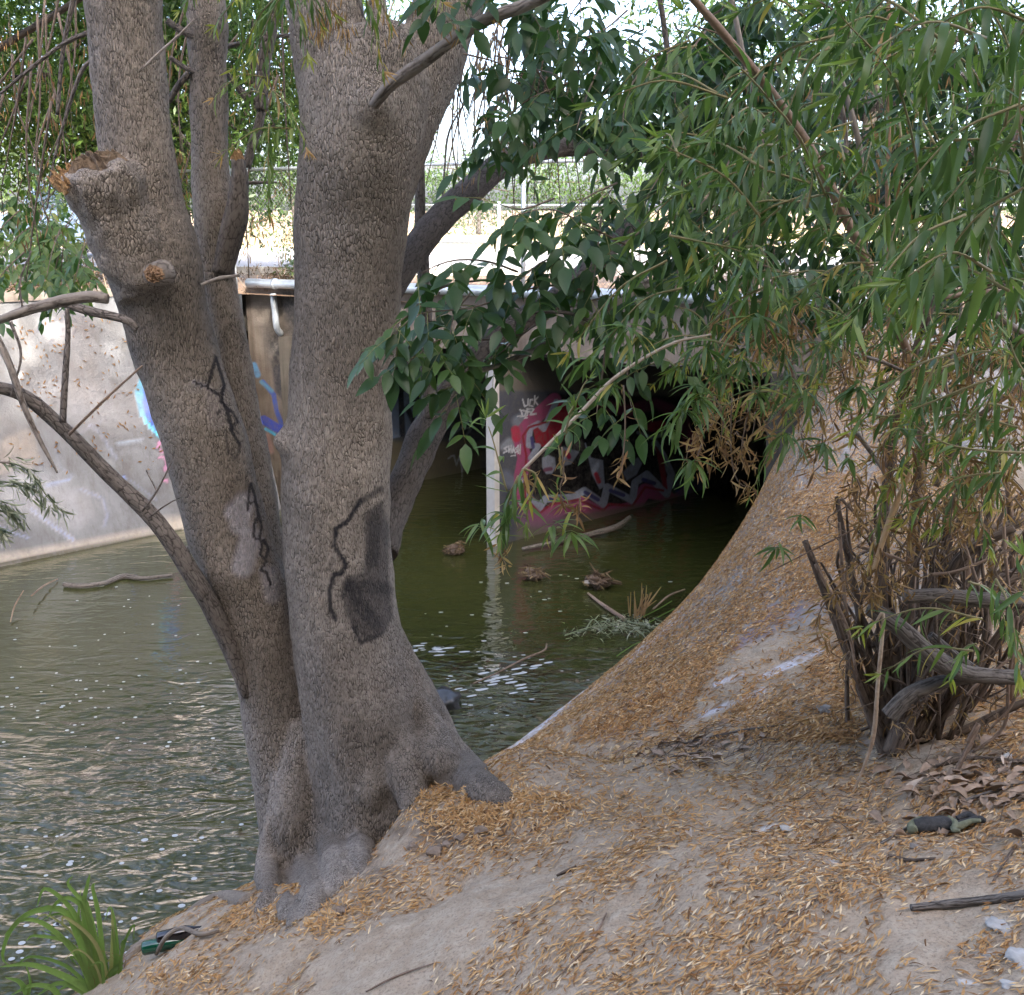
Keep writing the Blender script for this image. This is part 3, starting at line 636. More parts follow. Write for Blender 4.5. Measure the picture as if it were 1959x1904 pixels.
# ------------------------------------------------------------------ main tree
tree = empty('tree', tuple(at_z(640, 1650, .4))); tag(tree, 'large grey-barked tree with three trunks on the creek bank, marked with black spray paint', 'tree')
WOOD = []; AXES = []; PAINT = []
def stem(rows, ys, sides, seg, name, knots=(), marks=(), ridge=None, lump=.05, seed=0., extra_low=None, shift=0):
    rows = np.array(rows, float); y = np.interp(rows[:, 0], [rows[0, 0], rows[-1, 0]], ys)
    path = np.array([at_y((l_ + r_) / 2, r, yy) for (r, l_, r_), yy in zip(rows, y)])
    d = proj(path)[2]; T = unit(np.gradient(path, axis=0)); rad = (rows[:, 2] - rows[:, 1]) / 2 * d / FP * np.abs(T[:, 2]).clip(.8, 1)
    path = path[::-1]; rad = rad[::-1]          # from the ground up
    Lm = np.linalg.norm(np.diff(path, axis=0), axis=1).sum()
    V, F, bk_ = tube(path, rad, sides, int(Lm / seg), lump, 2.2, True, ridge, seed, knots)
    WOOD.append((V, F)); AXES.append((name, catmull(path, 60), np.interp(np.linspace(0, 1, 60), np.linspace(0, 1, len(rad)), rad))); PAINT.extend(marks)
def rvec0(s_): return rng.normal(0, s_, 3)
def fuse(P, r_, sides, n, lump=.1, lsc=4, name=None, seed=0.):
    V, F, bk_ = tube(P, r_, sides, n, lump, lsc, True, None, seed); WOOD.append((V, F))
    if name: AXES.append((name, catmull(P, 60), np.interp(np.linspace(0, 1, 60), np.linspace(0, 1, len(np.atleast_1d(r_))), np.atleast_1d(r_))))
bk1 = (.025, .024, .028); wp = (.50, .49, .56)
mA = [S(Z4, '1290,1260 1350,1200 1320,1330', 26, wp, .5, 14), S(Z4, '1380,1400 1360,1480 1340,1560', 30, wp, .5, 14), S(Z4, '1480,1600 1500,1720', 20, wp, .4, 14), S(Z4, '1060,570 1100,560', 16, wp, .2, 14), S(Z4, '1180,620 1200,760', 24, (.4, .36, .38), .3, 14),
      S(Z4, '1070,540 1150,575 1210,612 1238,560 1190,405 1145,570', 4.5, bk1, .9, 2), S(Z4, '1238,560 1222,650 1290,720 1310,760 1270,800 1322,885', 4, bk1, .9, 2), S(Z4, '1215,640 1250,690 1280,800', 6, bk1, .85, 2),
      S(Z4, '1200,715 1210,700', 6, bk1, .7, 2), S(Z4, '1248,800 1256,920 1300,965 1325,900', 3, bk1, .6, 2), S(Z4, '1240,740 1320,830', 3, bk1, .6, 2),
      S(Z4, '1380,1100 1365,1250', 4, bk1, .8, 2), S(Z4, '1385,1100 1410,1190 1378,1215', 4, bk1, .8, 2), S(Z4, '1410,1200 1425,1270 1400,1330 1402,1400 1430,1410 1442,1340 1425,1270', 4.5, bk1, .85, 2),
      S(Z4, '1450,1410 1435,1490 1465,1520 1480,1460 1455,1410', 4.5, bk1, .85, 2), S(Z4, '1470,1530 1438,1580 1470,1590 1492,1660', 4.5, bk1, .85, 2)]
mC = [S(I_, '690,958 662,1000 642,1012 640,1045 662,1080 652,1100 640,1098', 7, bk1, .95, 2), S(I_, '640,1098 630,1130 632,1165 642,1185', 7, bk1, .85, 3), S(I_, '655,1145 665,1120', 4, bk1, .7, 3),
      ('f', L(I_, '700,985 728,965 742,1010 740,1090 748,1180 735,1205 700,1222 672,1190 658,1130 668,1105 696,1098 704,1050'), 11, bk1, .62), S(I_, '668,1118 690,1160 716,1190', 22, bk1, .6, 9), S(I_, '718,1000 712,1075', 18, bk1, .5, 9), S(I_, '700,1120 738,1128', 20, bk1, .5, 10),
      S(I_, '676,1200 690,1230 712,1222 730,1212', 6, bk1, .75, 3), S(I_, '690,960 730,935', 8, bk1, .6, 6), S(I_, '610,1280 740,1300', 60, (.2, .15, .14), .12, 40)]
A = [(-260, 120, 262), (-120, 150, 290), (0, 168, 310), (100, 178, 318), (200, 186, 325), (300, 200, 336), (400, 218, 354), (470, 222, 376), (540, 220, 388), (600, 232, 398), (700, 266, 424), (800, 300, 454), (900, 328, 482), (1000, 352, 510), (1100, 388, 542), (1200, 422, 566), (1300, 452, 590), (1400, 470, 612), (1500, 484, 640), (1600, 496, 680), (1680, 494, 700), (1760, 480, 706), (1830, 470, 706)]
flareA = lambda s, a, Lm: 1 + .14 * np.exp(-s / .35) * np.cos(a * 5 + 1) + .03 * np.cos(a * 3 + s)
kA = [(at_y(300, 525, 5.1), .11, .035), (at_y(355, 800, 5.15), .10, .05), (at_y(235, 480, 5.2), .2, .05), (at_y(420, 1110, 5.2), .12, .03), (at_y(350, 560, 5.2), .2, .03)]
stem(A, (5.35, 5.55), 170, .012, 'trunk', kA, mA, flareA, .075, 1.)
B = [(-260, 335, 410), (-100, 345, 420), (0, 354, 432), (100, 361, 432), (200, 364, 436), (300, 366, 438), (400, 370, 444), (500, 380, 448), (600, 396, 464), (700, 412, 482), (800, 424, 500), (900, 440, 520), (1000, 452, 536), (1100, 462, 548), (1200, 480, 562), (1300, 500, 580), (1400, 520, 600)]
stem(B, (5.95, 5.62), 96, .014, 'trunk', [(at_y(440, 400, 5.7), .1, .04), (at_y(405, 45, 5.8), .1, .03)], (), None, .05, 4.)
Cc = [(60, 585, 790), (120, 580, 815), (200, 577, 822), (300, 574, 806), (400, 568, 786), (500, 567, 768), (600, 564, 761), (700, 558, 753), (800, 549, 749), (900, 538, 746), (1000, 541, 745), (1100, 545, 751), (1200, 554, 764), (1300, 570, 792), (1380, 580, 822), (1450, 588, 850), (1520, 590, 876), (1600, 580, 892), (1680, 570, 900), (1740, 560, 905)]
def flareC(s, a, Lm): return 1 + np.exp(-s / .6) * (.13 * np.cos(a * 5 + .4) + .08 * np.cos(a * 8 + 2)) + .10 * np.exp(-s / .3) + .025 * np.cos(a * 3 + s * 1.3)
kC = [(at_y(548, 845, 5.2), .07, .06), (at_y(690, 500, 4.95), .10, .02), (at_y(700, 940, 4.95), .12, .02), (at_y(720, 200, 5.0), .10, .06), (at_y(650, 300, 5.0), .12, .03)]
stem(Cc, (5.30, 5.35), 210, .012, 'trunk', kC, mC, flareC, .075, 8.)
CL1 = [(-320, 505, 640), (-100, 525, 665), (0, 543, 690), (100, 556, 715), (200, 575, 740), (300, 580, 760), (420, 590, 740)]
stem(CL1, (5.25, 5.32), 120, .014, 'limb', [(at_y(640, 60, 5.1), .1, .02)], (), None, .07, 11.)
CR1 = [(-320, 900, 1080), (-150, 850, 1010), (0, 790, 935), (100, 750, 898), (200, 700, 858), (300, 670, 815), (400, 650, 782), (500, 640, 760)]
stem(CR1, (5.45, 5.32), 130, .014, 'limb', (), (), None, .05, 14.)
CM = [(-200, 712, 744), (-50, 706, 740), (50, 704, 742), (120, 700, 750), (180, 695, 760), (240, 690, 770)]
stem(CM, (5.25, 5.15), 60, .016, 'limb', (), (), None, .10, 17.)
# flared roots
PALE = bark_mat('root_bark', (.23, .19, .15), (.33, .28, .225), (.14, .11, .085), 60, .003, .1, False)
fuse(np.array([at_y(725, 1150, 5.4), at_y(765, 1290, 5.4), at_y(812, 1400, 5.35), at_y(875, 1478, 5.3), hit(925, 1510)[0] + [0, 0, .0], hit(975, 1530)[0] + [0, 0, -.06], hit(1030, 1555)[0] + [0, 0, -.2]]), [.04, .13, .16, .13, .09, .06, .03], 40, 110)
for (x_, y_), (x2, y2), r_ in (((600, 1745), (585, 1480), .09), ((505, 1738), (530, 1480), .07), ((545, 1760), (560, 1560), .07), ((650, 1700), (640, 1420), .11), ((715, 1615), (690, 1330), .12), ((790, 1535), (750, 1300), .11), ((560, 1768), (575, 1600), .06), ((860, 1500), (800, 1330), .10), ((690, 1665), (672, 1450), .08)):
    e_ = hit(x_, y_)[0]; t_ = at_y(x2, y2, 5.28); m_ = at_y(x_ * .7 + x2 * .3, y_ * .7 + y2 * .3, 5.06); P = np.array([t_, (t_ + m_) / 2 + [0, .04, 0], m_, e_ + [0, .05, -.02], e_ + [(e_[0] + .75) * .3, -.16, -.26]])
    fuse(P, [.03, r_ * .7, r_, r_ * .7, .03], 30, 70, .2, 5)
g = Geo(); P = np.array([hit(480, 1722)[0] + [0, 0, -.02], at_z(430, 1722, .10), at_z(385, 1740, .08), at_z(350, 1775, .05), hit(332, 1800)[0] + [0, 0, -.04]])
g.add(*tube(P, [.05, .055, .05, .045, .02], 20, 40, .06, 4)); g.build('root', PALE, tree, True)
g = Geo(); P = np.array([at_z(300, 1795, .1), at_z(262, 1815, .06), at_z(240, 1850, .03), at_z(225, 1890, .02)])
g.add(*tube(P, [.015, .03, .035, .03], 14, 30, .06, 4)); g.build('root', PALE, tree, True)
# cut stub on the left trunk, its torn face, the sawn knot
g = Geo(); P = np.array([at_y(290, 545, 5.32), at_y(246, 465, 5.26), at_y(210, 390, 5.2), at_y(184, 320, 5.15)])
cut = P[-1]; ax = unit(P[-1] - P[-2]); fuse(P, pxr(P, [150, 135, 132, 136]), 60, 60, .16, 6, 'cut_stub', 21.)
fuse(np.array([at_y(575, 1380, 5.35), at_y(565, 1560, 5.25), at_y(575, 1690, 5.2), hit(585, 1745)[0] + [0, .1, -.2]]), [.05, .15, .18, .16], 40, 60)
E1 = unit(np.cross(ax, [0, 1, 0])); E2 = np.cross(ax, E1)
for k in range(9):
    o_ = E1 * math.cos(k * .7) * .12 + E2 * math.sin(k * .7) * .12; q_ = cut + o_; fuse(np.array([q_ - ax * .22 - o_ * .3, q_ - ax * .08, q_ + ax * random.uniform(-.03, .07) + rvec0(.01)]), [.05, .065, .035], 16, 14, .3, 16)
# blend all this wood into one skin, then cut it back into trunks, limbs and stub
def blend():
    g = Geo()
    for V, F in WOOD: g.add(V, F)
    me = mesh_data('wood', np.vstack(g.V), [np.vstack(v) for v in g.F.values()], None, True); ob = bpy.data.objects.new('wood', me); COL.objects.link(ob)
    md = ob.modifiers.new('r', 'REMESH'); md.mode = 'VOXEL'; md.voxel_size = .0135
    md2 = ob.modifiers.new('s', 'SMOOTH'); md2.iterations = 7; md2.factor = .5
    dg = bpy.context.evaluated_depsgraph_get(); m2 = bpy.data.meshes.new_from_object(ob.evaluated_get(dg)); bpy.data.objects.remove(ob)
    n = len(m2.vertices); V = np.empty(n * 3, np.float32); m2.vertices.foreach_get('co', V); V = V.reshape(-1, 3).astype(float)
    Nn = np.empty(n * 3, np.float32); m2.vertices.foreach_get('normal', Nn); Nn = Nn.reshape(-1, 3).astype(float)
    nf = len(m2.polygons); lt = np.empty(nf, np.int32); m2.polygons.foreach_get('loop_total', lt); lv = np.empty(len(m2.loops), np.int32); m2.loops.foreach_get('vertex_index', lv)
    ls = np.empty(nf, np.int32); m2.polygons.foreach_get('loop_start', ls); q = lt == 4; F = lv[ls[q][:, None] + np.arange(4)]
    Q = np.c_[V[:, :2], V[:, 2] * .45]; hz = .010 * fnoise(Q, 9) + .006 * fnoise(Q, 21, 4); V = V + Nn * hz[:, None]
    fc = V[F].mean(1); best = np.full(len(F), 1e9); lab = np.zeros(len(F), int)
    for k, (nm, P, r) in enumerate(AXES):
        for a in range(0, len(fc), 30000):
            D = np.linalg.norm(fc[a:a + 30000, None] - P[None], axis=2) / r[None] + (.12 if nm == 'cut_stub' else 0); d = D.min(1); b = d < best[a:a + 30000]; best[a:a + 30000][b] = d[b]; lab[a:a + 30000][b] = k
    C = spray(V, PAINT, mask=(Nn[:, 1] < .1).astype(float))
    for k, (nm, P, r) in enumerate(AXES):
        Fk = F[lab == k]
        if not len(Fk): continue
        u, inv = np.unique(Fk, return_inverse=True); o = mk(nm, V[u], inv.reshape(-1, 4), BARK, tree, True, {'bark': ('FLOAT_VECTOR', V[u]), 'paint': ('FLOAT_COLOR', C[u])})
        o.data.normals_split_custom_set_from_vertices([tuple(x) for x in Nn[u].tolist()])
    print('blended wood', n)
blend()
CUTD = simple('weathered_cut', (.12, .09, .065), .9, .15, 30, (.30, .22, .15), .9, bdist=.02)
def torn(c, axis, r, name, n=40, depth=.03, squash=1.0, mat=None):
    axis = unit(axis); a = unit(np.cross(axis, [0, 0, 1])) if abs(axis[2]) < .9 else np.array([1., 0, 0]); b2 = np.cross(axis, a)
    V = [c + axis * depth]; F = []
    for k in range(1, 7):
        for j in range(n):
            an = 2 * math.pi * j / n; rr = r * k / 6 * (1 + .10 * random.uniform(-1, 1)); hgt = depth * (1 - (k / 6) ** 2) + random.uniform(-.5, .9) * depth * (k < 6)
            V.append(c + (a * math.cos(an) + b2 * math.sin(an) * squash) * rr + axis * hgt)
    for j in range(n): F.append([0, 1 + j, 1 + (j + 1) % n, 0])
    q = [[1 + (k - 1) * n + j, 1 + k * n + j, 1 + k * n + (j + 1) % n, 1 + (k - 1) * n + (j + 1) % n] for k in range(1, 6) for j in range(n)]
    return mk(name, V, [np.array([f[:3] for f in F]), np.array(q)], mat or CUTW, tree)
torn(cut - ax * .01, ax + np.array([-.1, -.1, 0]), .15, 'torn_face', 46, .045, .9, CUTD)
e1_ = unit(np.cross(ax, [0, 1, 0])); e2_ = np.cross(ax, e1_)
if e1_[0] > 0: e1_ = -e1_
for k in range(46):       # splintered fresh wood along the left rim
    an = random.uniform(-1.25, 1.0); c = cut + (e1_ * math.cos(an) + e2_ * math.sin(an) * (1 if e2_[1] < 0 else -1)) * random.uniform(.15, .195) - ax * random.uniform(0, .05); g = Geo()
    g.add(*tube([c - ax * .02, c + unit(ax * .8 + e1_ * .5 + rng.normal(0, .35, 3)) * random.uniform(.015, .055)], [.014, .003], 5, 3, .3, 30)); g.build('splinter', CUTW, tree)
kp = at_y(297, 525, 5.02); g = Geo(); g.add(*tube([kp + [0, .1, 0], kp + [0, -.02, 0]], [.062, .05], 24, 8, .1, 20)); g.build('knot_collar', DEADW, tree, True)
torn(kp + np.array([0, -.02, 0]), np.array([0, -1., -.1]), .045, 'sawn_knot', 24, .010, 1, simple('old_cut', (.12, .075, .05), .85, .2, 60, (.38, .24, .14), .8))
# broken fork on the thin trunk
g = Geo(); P = np.array([at_y(425, 520, 5.75), at_y(448, 430, 5.72), at_y(458, 350, 5.7), at_y(455, 305, 5.7)]); g.add(*tube(P, pxr(P, [44, 46, 34, 24]), 30, 30, .12, 6)); g.build('broken_fork', BARKB, tree, True)
torn(P[-1], np.array([-.2, -.4, 1.]), .035, 'torn_face', 20, .04)
def branch(pts, y, w_, mat=BARKB, name='branch', sides=12, lump=.08, parent=None, n=None):
    P = pxpath(pts, y); g = Geo(); g.add(*tube(P, pxr(P, w_), sides, n or max(12, len(pts) * 8), lump, 8, True, None, random.random() * 20)); return g.build(name, mat, parent or tree, True)
branch(L(I_, '700,620 770,515 835,425 900,365 965,312 1050,283 1150,278 1280,292 1420,250 1600,160'), [5.5, 8.5], [62, 56, 54, 52, 48, 42, 42, 40, 34, 26], LIMBM, name='limb', sides=24)
branch(L(I_, '735,1060 752,985 790,890 830,800 890,710 960,640 1060,575 1130,510 1170,470 1230,400'), [5.5, 7.2], [56, 56, 66, 62, 54, 50, 44, 40, 38, 24], LIMBM, name='limb', sides=24, lump=.12)
branch(L(I_, '805,300 804,420 812,560 818,700 822,800'), [6.2, 6.0], [14, 22, 26, 28, 30])
branch(L(I_, '475,1330 430,1215 380,1120 300,1000 205,905 110,810 40,755 -40,735'), [5.35, 4.9], [26, 36, 36, 33, 30, 28, 26, 22], sides=18)
branch(L(I_, '120,808 126,700 130,640 128,590'), 4.95, [13, 12, 10, 9]); branch(L(I_, '132,832 200,765 272,700'), 4.95, [6, 5, 4], CANE)
branch(L(I_, '272,978 300,940 325,890 335,860'), 5.1, [5, 4, 3, 2]); branch(L(I_, '285,990 320,965 350,950'), 5.1, [4, 3, 2]); branch(L(I_, '300,940 280,900'), 5.1, [3, 2])
branch(L(I_, '-30,600 15,690 45,775 75,840 110,905'), 4.9, [13, 14, 12, 9, 4], DEADW); branch(L(I_, '-20,620 40,598 110,578 170,568 206,572'), 5.0, [12, 18, 22, 22, 20], DEADW, 'dead_branch', 16)
branch(L(I_, '120,580 170,595 240,612 262,630'), 5.15, [16, 18, 16, 14]); branch(L(I_, '20,615 40,680 20,760'), 4.9, [7, 5, 3]); branch(L(I_, '45,600 38,540 60,480'), 5, [5, 4, 3])
branch(L(I_, '716,200 745,165 800,125 870,75 930,38 1000,12 1080,-25'), [4.85, 4.3], [22, 24, 24, 24, 24, 24, 22], DEADW, 'dead_branch', 18)
branch(L(I_, '266,138 300,105 345,65 372,36'), 4.7, [4, 5, 5, 3], DEADW, 'twig', 8)
branch(L(I_, '385,545 420,533 458,527'), 5.2, [6, 8, 5], DEADW, 'twig'); branch(L(I_, '350,1065 368,1040 385,1010'), 5.6, [14, 12, 9], DEADW)
branch(L(I_, '320,40 350,60 372,70'), 5.8, [12, 14, 16]); branch(L(I_, '325,110 355,130 380,140'), 5.8, [9, 9, 10]); branch(L(I_, '323,195 340,165 362,140'), 5.8, [12, 12, 14])
branch(L(I_, '433,90 500,72 560,68'), 6.2, [9, 8, 7]); branch(L(I_, '430,135 470,185 500,210 470,320'), 6.0, [8, 14, 16, 20]); branch(L(I_, '500,210 505,120 530,0 540,-80'), 6.0, [26, 26, 28, 28]); branch(L(I_, '468,350 530,349'), 5.9, [8, 4])
branch(L(I_, '0,180 60,130 120,85 175,60'), 5.6, [5, 7, 8, 10]); branch(L(I_, '110,220 120,100 140,0 145,-40'), 6, [7, 8, 10, 10]); branch(L(I_, '90,400 105,300 150,150 180,110'), 5.8, [3, 5, 7, 8])
branch(L(I_, '768,720 800,650 815,560'), 6, [8, 8, 8]); branch(L(I_, '800,570 860,545 935,535'), 6.3, [7, 6, 3]); branch(L(I_, '845,410 850,330 860,250 900,180'), 6.6, [5, 4, 4, 3])

# ------------------------------------------------------------------ leaves
def leaf_shape(kind):
    """one leaf along +X, 1 unit long, folded at the midrib and drooping"""
    if kind == 'long': n, wd, droop, fold, pw = 6, .145, .30, .35, .75
    elif kind == 'long2': n, wd, droop, fold, pw = 6, .125, -.02, .3, .8
    elif kind == 'long3': n, wd, droop, fold, pw = 7, .13, .62, .35, .7
    elif kind == 'ovate': n, wd, droop, fold, pw = 5, .42, .10, .25, .72
    elif kind == 'ovate2': n, wd, droop, fold, pw = 5, .38, .22, .45, .72
    else: n, wd, droop, fold, pw = 2, .30, .1, .25, 1
    V = []; F = []
    for i in range(n + 1):
        s = i / n; hw = wd / 2 * math.sin(math.pi * s ** pw) ** .85 if 0 < s < 1 else .004
        x = math.sin(s * abs(droop) * 2) / (abs(droop) * 2) if abs(droop) > .05 else s; z = -droop * s * s
        V += [[x, 0, z], [x, hw, z + hw * fold], [x, -hw, z + hw * fold]]
    for i in range(n):
        a = 3 * i; F += [[a, a + 3, a + 4, a + 1], [a, a + 2, a + 5, a + 3]]
    if kind == 'mini': V = [[0, 0, 0], [.5, .16, .05], [1, 0, -.1], [.5, -.16, .05]]; F = [[0, 1, 2, 3]]
    if kind == 'chip': V = [[0, 0, 0], [.45, .10, .03], [1, 0, .0], [.45, -.10, .03], [.5, 0, -.01]]; F = [[0, 4, 2, 1], [0, 3, 2, 4]]
    return np.array(V, float), np.array(F)
SHAPES = {k: leaf_shape(k) for k in ('long', 'long2', 'long3', 'ovate', 'ovate2', 'mini', 'chip')}
class Foliage:
    def __init__(s): s.items = []   # (shape, pos, dir, up, size, tint)
    def add(s, shape, p, d, up, size, tint): s.items.append((shape, np.array(p, float), np.array(d, float), np.array(up, float), size, tint))
    def mats(s, it):
        d = unit(np.array([i[2] for i in it])); u = np.array([i[3] for i in it]); y = unit(np.cross(u, d)); z = np.cross(d, y); sz = np.array([i[4] for i in it])
        return np.stack([d, y, z], 2) * sz[:, None, None], np.array([i[1] for i in it])
    def build(s, parent, mat, nparts=300, part='leaf', rest='leaves'):
        it = s.items; P = np.array([i[1] for i in it]); px, py, d = proj(P); size = np.array([i[4] for i in it]) / d
        vis = (px > 15) & (px < 1945) & (py > 15) & (py < 1890) & (P[:, 1] > .5); sc_ = np.where(vis, size * rng.uniform(.75, 1.25, len(size)), 0)
        order = np.argsort(-sc_)[:nparts] if nparts else np.array([], int); order = order[sc_[order] > 0]; sel = np.zeros(len(it), bool); sel[order] = True
        cache = {}
        if len(order):
            its = [it[i] for i in order]; M, T = s.mats(its)
            from mathutils import Matrix
            for q, m_, t_ in zip(its, M, T):
                tq = round(q[5] * 10) / 10; key = (q[0], tq)
                if key not in cache:
                    V, F = SHAPES[q[0]]; cache[key] = mesh_data(part, V, F, mat, True, {'tint': ('FLOAT', np.full(len(V), tq))})
                o = bpy.data.objects.new(part, cache[key]); COL.objects.link(o); o.parent = parent
                mm = Matrix(m_.tolist()).to_4x4(); mm.translation = Vector((t_ - np.array(parent.location)).tolist()); o.matrix_local = mm
        its = [q for q, k in zip(it, sel) if not k]
        if its:
            Vs = []; Fs = {}; Ts = []; c = 0
            for sh in SHAPES:
                sub = [q for q in its if q[0] == sh]
                if not sub: continue
                V, F = SHAPES[sh]; M, T = s.mats(sub); W = np.einsum('nij,vj->nvi', M, V) + T[:, None]
                Vs.append(W.reshape(-1, 3)); Fs.setdefault(F.shape[1], []).append((F[None] + (np.arange(len(sub)) * len(V))[:, None, None]).reshape(-1, F.shape[1]) + c)
                Ts.append(np.repeat([q[5] for q in sub], len(V))); c += W.shape[0] * W.shape[1]
            o = mk(rest, np.vstack(Vs), [np.vstack(v) for v in Fs.values()], mat, parent, True, {'tint': ('FLOAT', np.concatenate(Ts))}); tag(o, kind='stuff')
def rvec(s=1.0): return rng.normal(0, s, 3)
def willow_twig(fo, g, path, step=.022, ln=(.10, .15), grav=.75, tip=True, kinds=('long', 'long', 'long2', 'long3'), tint=(.15, .6), rad=.0028, brown=0., start=0.):
    P = catmull(path, 40); s = np.concatenate([[0], np.cumsum(np.linalg.norm(np.diff(P, axis=0), axis=1))]); Lm = s[-1]
    g.add(*tube(P[::4], [rad * 1.5, rad * .6], 5, 12), tint=.7)
    k = start * Lm; ph = random.uniform(0, 6.28)
    while k < Lm:
        i = min(int(np.searchsorted(s, k)), 38); T = unit(P[i + 1] - P[i]); a = unit(np.cross(T, [0, 0, 1.]) + 1e-6); b = np.cross(T, a); ph += 2.4 + random.uniform(-.4, .4)
        side = a * math.cos(ph) + b * math.sin(ph); f = k / Lm
        d = unit(side * .75 + T * (.55 + .6 * f) + np.array([0, 0, -grav]) * (1 - .5 * f) + rvec(.14)); up = unit(np.array([0, 0, 1.]) + side * .4 + rvec(.25))
        tn = random.uniform(*tint) + (.25 if f > .9 else 0)
        if random.random() < brown: tn = random.uniform(.9, 1)
        fo.add(random.choice(kinds), P[i], d, up, random.uniform(*ln) * (1 - .35 * f), min(tn, 1)); k += step * random.uniform(.7, 1.4)
    if tip:
        for q in range(5): fo.add('long2', P[-1], unit(T + rvec(.45)), rvec(1), random.uniform(.5, .8) * ln[0], min(1, tint[1] + .2))
def rosette(fo, c, n=11, ln=(.07, .11), down=.35, tint=(.2, .6), brown=.05):
    for k in range(n):
        an = 6.28 * k / n + random.uniform(-.3, .3); d = np.array([math.cos(an), math.sin(an) * .8, random.uniform(-.9, .35) - down * .4])
        fo.add(random.choice(('long', 'long', 'long3')), c + rvec(.006), d, [0, 0, 1] + rvec(.25), random.uniform(*ln), random.uniform(*tint) if random.random() > brown else .95)
def ash_twig(fo, g, path, step=.07, ln=(.07, .11), tint=(.1, .7), rad=.003, droop=.45, pairs=(2, 3)):
    P = catmull(path, 30); s = np.concatenate([[0], np.cumsum(np.linalg.norm(np.diff(P, axis=0), axis=1))]); Lm = s[-1]
    g.add(*tube(P[::3], [rad * 1.6, rad * .6], 5, 12), tint=.2)
    k = step * .5; sg = 1
    while k <= Lm:
        i = min(int(np.searchsorted(s, k)), 28); T = unit(P[i + 1] - P[i]); sd = unit(np.cross(T, [0, 0, 1.]) + 1e-6) * sg + rvec(.3); sg = -sg
        r = unit(sd * .8 + T * .5 + np.array([0, 0, -droop]) + rvec(.2)); rl = random.uniform(.12, .19); q0 = P[i]; q1 = q0 + r * rl + np.array([0, 0, -.03])
        g.add(*tube([q0, (q0 + q1) / 2 + [0, 0, .01], q1], [.0016, .0009], 4, 5), tint=.9)
        npair = random.choice(pairs); side = unit(np.cross(r, [0, 0, 1.]) + rvec(.25)); tn = random.uniform(*tint)
        for m_ in range(npair):
            f = (m_ + 1) / (npair + .6); c = q0 + (q1 - q0) * f
            for sg2 in (1, -1):
                d = unit(side * sg2 * .9 + r * .45 + np.array([0, 0, -random.uniform(.1, .75)]) + rvec(.12))
                fo.add(random.choice(('ovate', 'ovate', 'ovate2')), c, d, [0, -.35, 1] + rvec(.35), random.uniform(*ln), tn + random.uniform(-.08, .08))
        fo.add('ovate', q1, unit(r + [0, 0, -.45] + rvec(.12)), [0, -.3, 1] + rvec(.3), random.uniform(*ln) * 1.1, tn)
        k += step * random.uniform(.7, 1.4)
TWIG = leaf_mat('twig_skin', [(0, (.12, .09, .07)), (.5, (.22, .16, .11)), (.8, (.24, .22, .08)), (1, (.16, .20, .06))], .0, .6, .3)

# ash foliage of the big tree (hangs in front of and beside its right-hand trunk)
fo = Foliage(); g = Geo()
def ap(pts, y): return pxpath(L(I_, pts), y)
AT = [('1240,560 1150,570 1060,600 1000,640 940,690 870,740', 4.1), ('1130,560 1060,545 990,560 900,590 800,600 760,640', 3.9), ('1200,470 1120,430 1050,400 960,420', 3.9), ('1180,350 1120,380 1060,440', 4.0),
      ('990,520 930,500 860,500 790,530', 3.9), ('1000,640 930,650 840,650 790,690', 3.9), ('930,690 880,740 850,790', 3.85), ('1210,620 1200,720 1210,790', 4.0),
      ('1300,500 1280,620 1250,700', 4.1), ('1150,120 1120,190 1100,260', 4.4), ('1250,100 1200,180 1190,260', 4.4), ('1300,250 1270,320 1230,390', 4.2), ('1150,420 1140,500 1130,580', 4.0),
      ('840,560 800,590 760,620 745,650', 3.85), ('900,560 870,600 860,650', 3.9), ('1060,380 1000,400 950,390', 3.9), ('1160,650 1150,730 1140,800', 4.0),
      ('1200,20 1150,60 1080,80', 4.6), ('1350,60 1300,130 1290,210', 4.5), ('1400,300 1350,380 1300,420', 4.4), ('1240,430 1180,480 1150,520', 4.1), ('1100,480 1040,500 990,540', 4.0)]
for s_, y in AT: ash_twig(fo, g, ap(s_, [y + .25, y - .1]), .08, (.08, .115), (.1, .75))
# deeper layers up and to the right, deep shade put into darker leaf tints
for k in range(105):
    px = rng.uniform(880, 1500); py = rng.uniform(-60, 560); 
    if px < 1010 and 120 < py < 520: continue
    if px < 1190 and 225 < py < 335: continue
    if 1030 < px < 1240 and 430 < py < 600: continue
    if px < 1340 and 290 < py < 640 and random.random() < .88: continue
    y = rng.uniform(4.6, 6.5); c = at_y(px, py, y); d = unit(np.array([rng.normal(0, .7), rng.normal(0, .5), -.6])); q = c + d * rng.uniform(.25, .5)
    ash_twig(fo, g, np.array([c, (c + q) / 2 + [0, 0, .04], q]), .075, (.085, .125), (.0, .55))
for k in range(110):
    px = rng.uniform(1400, 2050); py = rng.uniform(-60, 620); y = rng.uniform(5.0, 6.8); c = at_y(px, py, y); d = unit(np.array([rng.normal(0, .7), rng.normal(0, .5), -.6])); q = c + d * rng.uniform(.25, .5)
    ash_twig(fo, g, np.array([c, (c + q) / 2 + [0, 0, .04], q]), .07, (.08, .12), (.0, .35))
for k in range(34):
    c = at_y(rng.uniform(-30, 170), rng.uniform(290, 500), rng.uniform(6.5, 9)); q = c + [rng.normal(0, .2), rng.normal(0, .2), -.3]; ash_twig(fo, g, np.array([c, (c + q) / 2 + [0, 0, .03], q]), .08, (.07, .11), (.5, .95))
fo.build(tree, L_ASH, 300); o = g.build('twigs', TWIG, tree, True); tag(o, kind='stuff')
branch(L(I_, '1240,540 1160,590 1080,640 980,688 900,716'), [4.3, 4.0], [18, 15, 13, 12, 9], DEADW, 'branch', 12)
